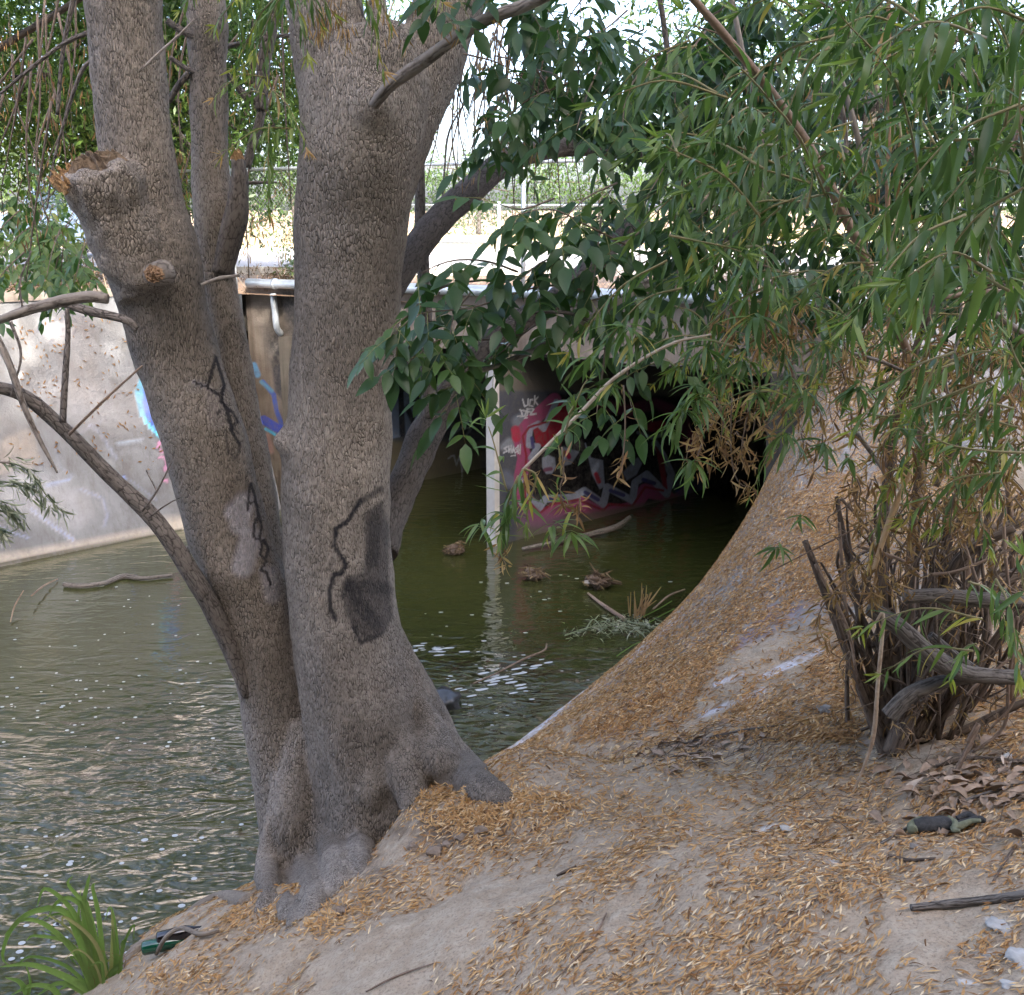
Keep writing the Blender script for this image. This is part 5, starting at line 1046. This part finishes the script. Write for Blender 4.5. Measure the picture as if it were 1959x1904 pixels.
# ------------------------------------------------------------------ litter on the bank
def scatter(n, sampler, shape, size, tint, name, label=None, cat=None, mat=L_LITTER, lift=.004, flat=.25, aim=None):
    P = []; D = []; U = []; S_l = []; T = []
    for k in range(n):
        q = sampler()
        if q is None: continue
        h = drop(*q[:2])
        if h is None or h[0][2] < .0: continue
        p, nn = h; r = rvec(1)
        if p[1] > 6.9 and p[1] < 10 and p[2] < .11 and random.random() < .93: continue
        if aim is not None and random.random() < .6: r = np.array(aim) * random.choice((1, -1)) + rvec(.35)
        d = unit(r - nn * np.dot(r, nn)) + nn * random.uniform(-.1, flat); P.append(p + nn * lift * random.uniform(.5, 2.5)); D.append(d); U.append(nn + rvec(.3)); S_l.append(random.uniform(*size)); T.append(min(1, max(0, random.gauss(*tint))))
    P = np.array(P); d = unit(np.array(D)); y = unit(np.cross(np.array(U), d)); z = np.cross(d, y); M = np.stack([d, y, z], 2) * np.array(S_l)[:, None, None]
    V, F = SHAPES[shape]; W = np.einsum('nij,vj->nvi', M, V) + P[:, None]
    o = mk(name, W.reshape(-1, 3), (F[None] + (np.arange(len(P)) * len(V))[:, None, None]).reshape(-1, F.shape[1]), mat, None, False, {'tint': ('FLOAT', np.repeat(T, len(V)))}); tag(o, label, cat, kind='stuff')
def dens(x, y):
    p = Vector((x, y, 0)); u_ = x * .45 + y * .89; v_ = x * .89 - y * .45; a = mnoise.noise(Vector((u_ * .8, v_ * 2.2, 1.3))) + .8 * mnoise.noise(Vector((u_ * 2.2, v_ * 7.5, 5))) + .6 * mnoise.noise(Vector((u_ * 7, v_ * 20, 3)))
    return a
def samp_px(x0, x1, y0, y1, base, gain):
    def f():
        px, py = rng.uniform(x0, x1), rng.uniform(y0, y1) ; h = BVH.ray_cast(Vector((0, 0, CAMZ)), Vector(ray(px, py)))[0]
        if h is None: return None
        if random.random() > base + gain * dens(h[0], h[1]): return None
        return (h[0], h[1])
    return f
BARE = [(hit(x_, y_)[0], r_) for x_, y_, r_ in ((1500, 1260, .22), (1440, 1300, .2), (1560, 1190, .2), (1360, 1360, .15), (1640, 1080, .2), (1250, 1400, .12), (880, 1720, .3), (1000, 1700, .2), (1120, 1620, .15), (700, 1850, .3), (1320, 1720, .15), (1300, 1640, .12), (1650, 1770, .15), (1150, 1760, .12), (1050, 1500, .14), (1760, 1470, .2))]
def area_samp(base, gain, d0=.03, d1=9):
    def f():
        x, y = rng.uniform(-2.3, 3.6), rng.uniform(1.6, 11.4); px, py, _ = proj([x, y, float(np.interp(y, [1.6, 3, 6], [2.2, 1.7, .6]))])
        if px < -60 or px > 2150 or py > 2150: return None
        b = base + gain * dens(x, y)
        lx = np.interp(px, [200, 700, 1100, 1500, 2000], [.02, .02, .12, .26, .34]); b += lx
        if y > 7: b += .35
        for q, r_ in BARE: b -= .75 * math.exp(-((x - q[0]) ** 2 + (y - q[1]) ** 2) / r_ ** 2)
        if random.random() > b: return None
        return (x, y)
    return f
scatter(420000, area_samp(.36, .95), 'chip', (.020, .045), (.60, .27), 'leaf_litter', 'golden dry leaf litter strewn over the bank and the concrete slope', 'leaf litter', aim=(.8, .6, .3))
scatter(30000, samp_px(1100, 1640, 900, 1420, .7, .8), 'chip', (.035, .06), (.45, .2), 'slope_litter', 'thick orange-brown leaf litter on the concrete slope by the culvert', 'leaf litter')
scatter(14000, area_samp(.5, .9), 'long3', (.035, .07), (.22, .16), 'brown_leaf_litter', 'darker curled brown leaves mixed through the golden litter on the bank', 'leaf litter', flat=.5)
def root_samp(cx, cy, sx, sy):
    def f():
        h = BVH.ray_cast(Vector((0, 0, CAMZ)), Vector(ray(rng.normal(cx, sx), rng.normal(cy, sy))))[0]; return None if h is None else (h[0], h[1])
    return f
for q, n_ in (((790, 1520, 50, 14), 500), ((880, 1560, 60, 18), 700), ((640, 1700, 40, 40), 600), ((1230, 1560, 90, 40), 900), ((560, 1760, 70, 16), 500), ((1300, 1465, 60, 20), 500), ((330, 1870, 60, 18), 400), ((1010, 1530, 50, 12), 400)):
    scatter(n_, root_samp(*q), 'chip', (.03, .048), (.68, .18), 'litter_drift', 'drift of golden leaf litter gathered ' + {790: 'between the roots of the trunk', 880: 'in the hollow right of the trunk', 640: 'at the left foot of the trunk', 1230: 'on the open bank right of the roots', 560: 'below the trunk near the water', 1300: 'at the lower end of the concrete slope', 330: 'beside the grass and bottles', 1010: 'along the root right of the trunk'}[q[0]], 'leaf litter', flat=.5)
# larger brown leaves under the shrub
FL = [simple('fallen_leaf_a', (.24, .17, .12), .8, .2, 40, (.38, .29, .22)), simple('fallen_leaf_b', (.40, .31, .24), .8, .2, 40, (.52, .43, .35))]
def fallen(px, py, size, k):
    p, nn = hit(px, py); V, F = SHAPES[('ovate', 'ovate2', 'ovate', 'long3')[k % 4]]; V = V.copy(); V[:, 2] += .08 * np.sin(V[:, 0] * 5 + k) + abs(V[:, 1]) * (.2 + .3 * (k % 3))
    r = rvec(1); d = unit(r - nn * np.dot(r, nn)); d = unit(d + nn * random.uniform(-.1, .3)); y = unit(np.cross(nn + rvec(.25), d)); z = np.cross(d, y)
    return p + nn * .01, (V @ np.stack([d, y, z], 1).T) * size, F
for px, py, sz, l_ in ((1385, 1450, .12, 'pale curled leaf standing up in the twiggy patch below the slope'), (1365, 1462, .11, 'broad pale leaf lying left of the standing one below the slope'), (1740, 1530, .11, 'large tan leaf lying just left above the glove'), (1850, 1500, .11, 'large brown leaf above the cuff end of the twig by the glove'),
                       (1905, 1500, .12, 'large pinkish brown leaf near the right edge under the shrub'), (1925, 1455, .11, 'brown leaf at the right edge beside the grey chip'), (1325, 1605, .07, 'small pinkish leaf alone on open litter left of the glove'), (1650, 1425, .07, 'small curled tan leaf just left of the shrub base')):
    p, V, F = fallen(px, py, sz, int(px)); o = link('fallen_leaf', mesh_data('fallen_leaf', V, F, FL[1], True), None); o.location = p; tag(o, l_, 'leaf', 'large fallen leaves')
Vs = []; Fs = []; c = 0
for k in range(230):
    px, py = (rng.normal(1840, 90), rng.normal(1500, 45)) if k % 3 else (rng.normal(1320, 60), rng.normal(1430, 22))
    p, V, F = fallen(min(px, 2000), py, random.uniform(.05, .10), k); Vs.append(V + p); Fs.append(F + c); c += len(V)
tag(mk('fallen_leaves', np.vstack(Vs), np.vstack(Fs), FL[0], None, True), 'scatter of broad brown fallen leaves under the shrub and below the slope', 'leaves', kind='stuff')
Vs = Geo()
for k in range(260):
    px, py = (rng.normal(1340, 90), rng.normal(1432, 22)) if k % 2 else (rng.uniform(1560, 1959), rng.normal(1470, 60)); a, nn = hit(px, py); d = unit(rvec(1)); d = unit(d - nn * np.dot(d, nn)) ; l_ = random.uniform(.05, .16)
    Vs.add(*tube([a + nn * .01, a + d * l_ * .5 + nn * random.uniform(.01, .03) + rvec(.006), a + d * l_ + nn * .01], [.0025, .0012], 4, 5), tint=random.uniform(0, .5))
tag(Vs.build('twig_litter', TWIG, None, True), 'fine dead twigs scattered at the foot of the slope and under the shrub', 'twigs', kind='stuff')

# ------------------------------------------------------------------ small things on the bank
def lying(pts, w_, mat, name, label, cat='stick', lift=.3, sides=12, lump=.12, parts=()):
    P = np.array([hit(*p)[0] for p in pts]); r = pxr(P, w_); P = P + np.c_[0 * r, 0 * r, r * .8 + .004]
    g = Geo(); g.add(*tube(P, r, sides, max(10, len(pts) * 8), lump, 12, True, None, random.random() * 9)); o = g.build(name, mat, None, True); return tag(o, label, cat)
lying(L(I_, '1742,1743 1800,1738 1880,1730 1990,1716'), [13, 15, 16, 18], GREYW, 'stick', 'thick grey stick lying on the litter at the lower right edge')
lying(L(I_, '1065,1678 1085,1670 1102,1660'), [4, 7, 4], BKD, 'bark_scrap', 'short dark scrap of bark on the bare earth right of the trunk foot', 'bark')
lying(L(I_, '1060,1880 1100,1840 1140,1790 1160,1750'), [3, 5, 5, 3], CANE, 'twig', 'thin brown twig on the bank at the bottom centre', 'twig')
lying(L(I_, '1480,1790 1540,1740 1600,1690'), [3, 5, 4], CANE, 'twig', 'thin twig on the litter left of the grey stick', 'twig')
lying(L(I_, '1680,1620 1760,1575 1850,1535 1959,1500'), [5, 6, 7, 6], GREYW, 'twig', 'long grey twig just above the glove', 'twig')
lying(L(I_, '1790,1470 1860,1455 1959,1462'), [7, 8, 8], BKD, 'twig', 'dark twig bent along the litter under the shrub', 'twig')
lying(L(I_, '1700,1640 1740,1650 1790,1645'), [6, 7, 4], BKD, 'twig', 'short dark twig below the glove', 'twig')
lying(L(I_, '1900,1690 1930,1640 1965,1600'), [5, 6, 5], BKD, 'twig', 'dark twig at the right edge above the thick grey stick', 'twig')
lying(L(I_, '700,1900 760,1870 830,1845'), [3, 4, 2], CANE, 'twig', 'thin twig at the bottom left of centre', 'twig')
lying(L(I_, '1250,1440 1330,1420 1420,1400 1500,1390'), [3, 4, 4, 3], GREYW, 'twig', 'thin grey twig in the leafy patch at the foot of the slope', 'twig')
lying(L(I_, '1210,1475 1290,1450 1350,1440'), [3, 4, 3], GREYW, 'twig', 'lower thin grey twig in the leafy patch at the foot of the slope', 'twig')
def stone(px, py, r, mat, name, label, cat='stone', sq=.6, z=None):
    p = (hit(px, py)[0] if z is None else at_z(px, py, z)); bm = bmesh.new(); bmesh.ops.create_icosphere(bm, subdivisions=3, radius=1); s = random.random() * 50
    for v in bm.verts:
        v.co *= 1 + .55 * mnoise.noise(v.co * 1.3 + Vector((s, 0, 0))) + .28 * mnoise.noise(v.co * 3.2 + Vector((0, s, 0))); v.co.z *= sq; v.co *= r
    me = bpy.data.meshes.new(name); bm.to_mesh(me); bm.free(); me.polygons.foreach_set('use_smooth', [True] * len(me.polygons)); me.materials.append(mat)
    o = link(name, me); o.location = p + np.array([0, 0, r * sq * .35]); o.rotation_euler = (0, 0, random.uniform(0, 6)); return tag(o, label, cat)
stone(1580, 1362, .038, STONE, 'stone', 'small grey rounded stone on the litter left of the shrub base'); stone(1748, 1352, .05, STONE, 'stone', 'grey stone tucked behind the shrub base'); stone(1775, 1370, .03, CHIP, 'stone', 'pale stone right of the shrub base')
stone(1930, 1452, .025, CHIP, 'concrete_chip', 'small grey chip among brown leaves at the right edge', 'chip'); stone(1912, 1772, .035, CHIP, 'concrete_chip', 'white concrete lump below the thick grey stick', 'chip', .3); stone(1950, 1835, .035, CHIP, 'concrete_chip', 'broken white concrete lump at the right edge near the bottom', 'chip', .5)
stone(1505, 1588, .02, CHIP, 'concrete_chip', 'white chip on the open litter left of the glove', 'chip'); stone(1930, 1885, .02, CHIP, 'concrete_chip', 'pale flat chip in the bottom right corner', 'chip', .3); stone(1750, 1622, .016, STONE, 'stone', 'tiny stone below the glove')
for x, y, l_ in ((1180, 1470, 'left end'), (1190, 1452, 'top'), (1210, 1480, 'lowest'), (1225, 1468, 'middle'), (1250, 1462, 'right-hand')): stone(x - 10, y - 20, .018, simple('nut', (.5, .36, .2), .7, .3, 40, (.6, .46, .28)), 'husk', 'pale tan husk on the bank below the slope, ' + l_ + ' one of its cluster', 'husk', .8)
for x, y, r_, l_ in ((830, 1632, .05, 'right of the hollow'), (790, 1622, .04, 'left of it under the trunk'), (855, 1618, .035, 'at the hollow edge'), (920, 1592, .045, 'beside the cracked root'), (655, 1745, .04, 'at the left foot of the trunk'), (880, 1605, .03, 'in the middle of the hollow')): stone(x, y, r_ * .7, CLOD, 'earth_clod', 'crumbled earth clod ' + l_, 'clod', .6)
# glove
GLV1 = simple('glove_black', (.035, .036, .038), .8, .2, 60, (.07, .07, .07), .6); GLV2 = simple('glove_olive', (.12, .13, .085), .85, .2, 50, (.20, .21, .14), .5)
gp, gn = hit(1810, 1590); glove = empty('glove', tuple(gp)); tag(glove, 'worn black and olive work glove lying on the litter at the right', 'glove')
def gpart(s_, w_, mat, name, up=.02):
    P = np.array([hit(*p)[0] for p in L(I_, s_)]); P[:, 2] += up; g = Geo(); V, F, bk_ = tube(P, pxr(P, w_), 18, 24, .22, 18, True, None, random.random() * 9); g.add(V, F, bk_); return g.build(name, mat, glove, True)
gpart('1750,1592 1775,1588 1805,1586 1830,1585', [26, 30, 30, 22], GLV1, 'palm'); gpart('1744,1600 1748,1590 1762,1582', [18, 24, 20], GLV2, 'cuff', .022); gpart('1825,1590 1850,1582 1872,1577 1884,1580', [18, 15, 14, 9], GLV1, 'finger'); gpart('1818,1600 1832,1596 1855,1586 1874,1584', [9, 13, 12, 8], GLV2, 'finger', .03); gpart('1812,1580 1826,1592 1822,1604 1834,1606', [8, 11, 10, 6], GLV2, 'thumb', .035); gpart('1830,1576 1850,1568 1866,1572', [12, 12, 8], GLV1, 'finger', .02)
# bottles
def bottle(pa, pb, mat, label, cap, z=.13, r=.032):
    zz = max(.03, hit(*pa)[0][2], hit(*pb)[0][2] - .05) + .035; a = at_z(*pa, zz); b = at_z(*pb, zz + .02); ax = unit(b - a); o = empty('bottle', tuple(a)); tag(o, label, 'bottle'); Lb = .24
    prof_ = [(0, .0), (0.002, .027), (.01, .032), (.13, .032), (.15, .029), (.175, .018), (.20, .0135), (.228, .0125), (.232, .015), (.24, .015), (.24, .0)]
    n1 = unit(np.cross(ax, [0, 0, 1])); n2 = np.cross(ax, n1); V = []; F = []; m_ = 24
    for s_, rr in prof_:
        for j in range(m_): V.append(a + ax * s_ * 1.05 + (n1 * math.cos(6.2832 * j / m_) + n2 * math.sin(6.2832 * j / m_)) * rr * 1.1)
    for k in range(len(prof_) - 1):
        for j in range(m_): F.append([k * m_ + j, k * m_ + (j + 1) % m_, (k + 1) * m_ + (j + 1) % m_, (k + 1) * m_ + j])
    mk('glass_body', V, np.array(F), mat, o, True)
    if cap: g = Geo(); g.add(*tube([a + ax * .245, a + ax * .262], .017, 14, 3)); g.build('cap', cap, o, True)
GB = simple('green_glass', (.004, .06, .03), .06, .9); KB = simple('brown_black_glass', (.008, .005, .006), .06, .9)
bottle((272, 1815), (345, 1800), GB, 'green glass bottle lying at the water edge, nearer the grass', None, .13); bottle((300, 1797), (372, 1780), KB, 'dark brown glass bottle with a red top lying behind the green one', simple('red_cap', (.2, .01, .01), .4, .5), .16)
g = Geo(); P = np.array([hit(420, 1790)[0], hit(385, 1798)[0], hit(350, 1806)[0], hit(322, 1822)[0], hit(300, 1834)[0]]) + [0, 0, .03]; P[2:4, 2] += .06; g.add(*tube(P, .011, 8, 24, .1, 8)); g.build('thin_root', PALE, tree, True)

# grass clump at the lower left
gc = at_z(215, 1905, .12); gra = empty('grass_clump', tuple(gc)); tag(gra, 'clump of long green grass blades leaning over the water at the lower left', 'grass')
def blade(s_, y, w0=13, tint=.4):
    P = catmull(pxpath(L(I_, s_), y), 18); d = proj(P)[2]; T = unit(np.gradient(P, axis=0)); sd = unit(np.cross(T, [0.2, -1, .25])); wv = w0 / 2 * d / FP * np.sin(np.linspace(.45, 1, 18) ** .9 * math.pi * .995) ** .7
    nn = np.cross(sd, T); V = np.concatenate([P + sd * wv[:, None] + nn * wv[:, None] * .35, P, P - sd * wv[:, None] + nn * wv[:, None] * .35]); F = [[i, i + 1, 18 + i + 1, 18 + i] for i in range(17)] + [[18 + i, 19 + i, 37 + i, 36 + i] for i in range(17)]
    mk('blade', V, np.array(F), L_GRASS, gra, True, {'tint': ('FLOAT', np.full(len(V), tint))})
yg = 4.75
for k in range(13):
    x0 = rng.uniform(175, 235); x1 = x0 + rng.normal(-35, 45); y1 = rng.uniform(1735, 1850); blade(f'{x0},1915 {(x0 * 2 + x1) / 3},{(1915 + 2 * y1) / 3} {x1},{y1} {x1 + rng.normal(-15, 18)},{y1 + rng.uniform(5, 35)}', yg + rng.uniform(-.08, .12), rng.uniform(5, 10), rng.choice([.1, .3, .6, .95]))
for s_, w_, t_ in (('190,1920 172,1820 160,1740 168,1690 172,1672', 12, .5), ('200,1915 185,1810 165,1730 150,1715 130,1690 140,1675', 12, .6), ('210,1920 214,1840 216,1780 213,1738', 9, .9), ('185,1900 150,1790 120,1740 60,1745 20,1780 5,1830 20,1850', 13, .5),
                  ('180,1900 150,1830 90,1770 40,1760 8,1790', 12, .6), ('180,1900 130,1870 60,1845 0,1850', 15, .6), ('195,1910 160,1850 130,1800 80,1780', 10, .3), ('190,1915 120,1880 70,1905', 12, .4), ('200,1915 170,1760 140,1720 110,1725 90,1760', 12, .45),
                  ('205,1915 190,1760 178,1700 182,1690', 10, .5), ('205,1915 222,1850 218,1790 214,1770', 11, .3), ('230,1915 238,1880 222,1830', 6, .2), ('250,1920 236,1870 232,1830 240,1810', 5, .3), ('195,1915 130,1850 60,1830 30,1850', 8, .2), ('190,1910 150,1880 110,1895', 12, .5),
                  ('60,1920 40,1880 10,1870', 12, .4), ('120,1920 100,1890 60,1885 20,1905', 12, .6), ('50,1920 58,1880 48,1840', 6, .4), ('185,1900 140,1810 70,1790 50,1800', 9, .55), ('200,1910 150,1760 90,1700 70,1735', 11, .5), ('196,1905 165,1800 150,1770 155,1700', 10, .65)):
    blade(s_, yg, w_, t_)
g = Geo()
for k in range(26):
    x, y = rng.uniform(170, 240), rng.uniform(1850, 1904); P = pxpath([(x, y + 10), (x + rng.normal(0, 8), y - 20), (x + rng.normal(0, 25), y - 40)], yg); g.add(*tube(P, [.003, .001], 4, 6), tint=.5)
o = g.build('dry_stalks', L_DRY, gra); tag(o, kind='stuff')

# ------------------------------------------------------------------ things in the water
def afloat(s_, zs, w_, mat, name, label, cat='branch', lump=.15):
    pts = L(I_, s_); zz = np.interp(np.linspace(0, 1, len(pts)), np.linspace(0, 1, len(zs)), zs); P = np.array([at_z(*p, z) for p, z in zip(pts, zz)]); g = Geo(); g.add(*tube(P, pxr(P, w_), 12, len(pts) * 8, lump, 8, True, None, random.random() * 9)); return tag(g.build(name, mat, None, True), label, cat)
afloat('122,1118 155,1121 200,1115 235,1103 275,1106 330,1100', [.03], [8, 9, 8, 11, 8, 5], GREYW, 'driftwood', 'pale drift branch floating on the water left of the trunks')
afloat('1000,1050 1060,1038 1130,1022 1180,1008 1205,990', [.05, .05, .15], [7, 9, 10, 12, 8], GREYW, 'driftwood', 'grey drift branch lying along the foot of the graffiti pier')
afloat('1125,1135 1150,1155 1180,1175 1195,1185', [.02, .03], [4, 7, 8, 10], CANE, 'driftwood', 'reddish stick leading from the debris clump to the floating tangle')
afloat('1250,1165 1280,1140 1310,1128', [.15, .03], [3, 4, 3], CANE, 'driftwood', 'thin brown stick rising behind the floating tangle')
afloat('905,1308 950,1288 1000,1262 1040,1245 1046,1232', [.02, .02, .05], [3, 3, 4, 4, 3], CANE, 'twig', 'long thin twig on the water right of the trunk', 'twig')
afloat('60,1140 85,1120 110,1108', [.1, .02], [3, 3, 2], CANE, 'twig', 'thin twig poking from the water near the far wall', 'twig'); afloat('20,1190 28,1160 45,1130', [.02, .15], [2, 3, 2], CANE, 'twig', 'thin upright twig in the water at the left edge', 'twig')
def debris(px, py, r, n, label, pale=False):
    c = at_z(px, py, .02); e = empty('debris_clump', tuple(c)); tag(e, label, 'debris'); g = Geo(); bm = bmesh.new(); bmesh.ops.create_icosphere(bm, subdivisions=3, radius=r * .72)
    s = random.random() * 50
    for v in bm.verts: v.co *= 1 + .5 * mnoise.noise(v.co * 1.2 / r + Vector((s, 0, 0))) + .35 * mnoise.noise(v.co * 3.5 / r); v.co.z *= .7
    me = bpy.data.meshes.new('clump'); bm.to_mesh(me); bm.free(); me.materials.append(simple('sodden_bark', (.04, .028, .02), .85, .3, 40, (.16, .115, .08), .9)); link('clump', me, e, (0, 0, r * .25))
    for k in range(n * 2):
        a = rvec(1) * [r * .4, r * .4, r * .25]; a[2] = abs(a[2]) + .01; d = unit(rvec(1) * [1, .5, .3]) * r * random.uniform(.4, .9); g.add(*tube([c + a + [0, 0, r * .2], c + a + d + [0, 0, r * .2]], [r * .10, r * .04], 5, 3, .2, 20), tint=random.uniform(.1, 1))
    tag(g.build('wood_shreds', L_WEED, e), kind='stuff')
    if pale: V, F = box(c + [-r * .6, -r * .5, r * .5], (r * .8, .01, r * .2), .1); mk('pale_splinter', V, F, CHIP, e)
debris(872, 1058, .13, 26, 'brown debris clump in the dark water just right of the trunk'); debris(1018, 1106, .13, 26, 'pointed debris clump in the water below the white pier'); debris(1145, 1122, .16, 40, 'largest debris clump in the water, with pale splinters', True)
# tangle of wilted branches
tg = empty('floating_tangle', tuple(at_z(1190, 1190, 0))); tag(tg, 'tangle of wilted grey-green twigs and dead reeds caught at the edge of the slope', 'debris'); fo = Foliage(); g = Geo()
L_WILT = leaf_mat('wilted_leaf', [(0, (.08, .10, .06)), (.6, (.22, .25, .16)), (1, (.42, .42, .32))], .15, .6)
for k in range(300):
    px = rng.normal(1200, 36); py = rng.normal(1196, 9) + (px - 1200) * .02; p = at_z(px, py, rng.uniform(.01, .12)); fo.add(random.choice(('long', 'long3')), p, rvec(1) * [1, 1, .3], rvec(1) + [0, 0, .6], random.uniform(.05, .10), random.random())
for k in range(90):
    s_ = random.random(); px = 1080 + s_ * 90 + rng.normal(0, 3); py = 1216 - s_ * 22 + rng.normal(0, 5); p = at_z(px, py, rng.uniform(.01, .10)); fo.add('long', p, rvec(1) * [1, 1, .3], rvec(1) + [0, 0, .6], random.uniform(.04, .08), random.random())
for s_, z_ in (('1080,1216 1130,1200 1180,1196', .04), ('1180,1196 1220,1205 1245,1235', .05), ('1120,1205 1135,1185 1150,1200', .12), ('1200,1190 1260,1200 1290,1190', .05)):
    P = np.array([at_z(*q, z_) for q in L(I_, s_)]); g.add(*tube(P, [.008, .005], 5, 10), tint=.6)
g.build('stalks', L_WILT, tg); fo.build(tg, L_WILT, 60); g = Geo()
for k in range(18):
    a = at_z(1225 + rng.normal(0, 10), 1180 + rng.normal(0, 5), .03); g.add(*tube([a, a + np.array([rng.uniform(-.05, .22), 0, rng.uniform(.15, .35)])], [.008, .004], 5, 4), tint=random.uniform(.7, 1))
g.build('dead_reeds', L_DRY, tg); g = Geo()
for s_ in ('1235,1195 1270,1175 1290,1165', '1230,1180 1260,1165 1285,1150', '1180,1255 1210,1235 1225,1228'):
    P = np.array([at_z(*q, .05) for q in L(I_, s_)]); g.add(*tube(P, .006, 5, 8), tint=.3)
g.build('green_stalks', L_GRASS, tg)
# wilted leafy branch at the left edge
wb = empty('wilted_branch', tuple(at_y(20, 920, 4.9))); tag(wb, 'broken branch end of wilted grey-green leaves hanging at the left edge before the wall', 'branch'); fo = Foliage(); g = Geo()
for s_ in ('-40,880 20,885 60,905 90,950 125,985', '-30,920 30,925 70,945', '-20,960 20,975 40,1000', '-40,1000 0,1020'):
    P = catmull(pxpath(L(I_, s_), 4.9), 30); g.add(*tube(P[::4], [.006, .003], 5, 10), tint=.4)
    for k in range(80): i = random.randrange(30); fo.add(random.choice(('long', 'long3', 'long2')), P[i] + rvec(.015), unit(P[min(i + 1, 29)] - P[i - 1 if i else 0]) * .8 + rvec(.4) + [0, 0, -.4], rvec(1), random.uniform(.05, .09), random.random())
fo.build(wb, L_WILT, 60); g.build('stalks', L_WILT, wb); branch(L(I_, '-60,860 -20,880 20,885'), 4.9, [10, 8, 5], DEADW, 'stem', 8, .1, wb)
stone(848, 1350, .14, simple('wet_rock', (.02, .02, .02), .3, .6, 10, (.05, .05, .05), .5), 'rock', 'wet black rock breaking the water with foam behind it', 'rock', .7, z=0)
for x, y, r_, l_ in ((140, 1640, .16, 'nearest the left edge'), (395, 1670, .22, 'long mossy one in the middle'), (300, 1700, .2, 'pale one below the mossy one'), (205, 1630, .12, 'small one above the grass')): stone(x, y, r_, simple('mossy_rock', (.05, .05, .028), .8, .3, 8, (.14, .13, .07), .6), 'submerged_rock', 'rock under the water surface, ' + l_, 'rock', .6, z=-.22)
# foam flecks
g = []; Fl = []; c = 0
hv = [(math.cos(a), math.sin(a)) for a in np.linspace(0, 6.283, 8, endpoint=False)]
def fleck(px, py, r, el=1.0, an=0):
    global c
    p = at_z(px, py, .0); ca, sa = math.cos(an), math.sin(an)
    for (h_, k_) in ((1, .002), (.6, .35)):
        for x, y in hv:
            x2, y2 = x * r * h_ * el, y * r * h_; g.append([p[0] + x2 * ca - y2 * sa, p[1] + x2 * sa + y2 * ca, max(.004, k_ * r * .6)])
    for j in range(8): Fl.append([c + j, c + (j + 1) % 8, c + 8 + (j + 1) % 8, c + 8 + j])
    Fl.append([c + 8, c + 9, c + 10, c + 11]); Fl.append([c + 8, c + 11, c + 12, c + 15]); Fl.append([c + 12, c + 13, c + 14, c + 15]); c += 16
for k in range(55): fleck(rng.uniform(0, 480), rng.uniform(1120, 1460), rng.uniform(.006, .014), 1.3)
for k in range(35): fleck(rng.normal(120, 70), rng.normal(1340, 40), rng.uniform(.006, .014), 1.3)
for k in range(60): fleck(rng.uniform(20, 480), rng.uniform(1560, 1880), rng.uniform(.008, .02), 1.2)
for k in range(60): fleck(rng.uniform(780, 1300), rng.uniform(1090, 1420), rng.uniform(.005, .014), 2.0)
for k in range(38): s_ = rng.uniform(0, 1); fleck(835 + s_ * 200 + rng.normal(0, 8), 1345 - s_ * 75 + rng.normal(0, 12), rng.uniform(.008, .022), 3, .4)
for k in range(25): fleck(rng.normal(810, 40), rng.normal(1242, 5), rng.uniform(.008, .018), 3.5, .15)
tag(mk('foam', g, np.array(Fl), FOAM, None, True), 'white foam flecks and bubbles drifting on the creek', 'foam', kind='stuff')
# leaves stuck to the far wall face
V0, F0 = SHAPES['mini']; Vs = []; Fs = []; Ts = []; c = 0
for k in range(700):
    px, py = rng.uniform(20, 330), rng.uniform(600, 900); r = ray(px, py)
    cl = 1.6 * mnoise.noise(Vector((px / 38, py / 38, 0))) + .35
    if random.random() > cl: continue
    n3 = unit(np.array([ND[0], ND[1], .333])); p0 = np.array(P3(CL, 0)); t_ = np.dot(p0 - [0, 0, CAMZ], n3) / np.dot(r, n3); p = np.array([0, 0, CAMZ]) + r * t_ + n3 * .02
    d = unit(np.cross(n3, rvec(1))); y = np.cross(n3, d); M = np.stack([d, y, n3], 1) * random.uniform(.03, .07); Vs.append(V0 @ M.T + p); Fs.append(F0 + c); Ts += [random.uniform(0, .45)] * 4; c += 4
tag(mk('stuck_leaves', np.vstack(Vs), np.vstack(Fs), L_DRY, None, False, {'tint': ('FLOAT', Ts)}), 'reddish dead leaves caught on the face of the far concrete wall', 'leaves', kind='stuff')
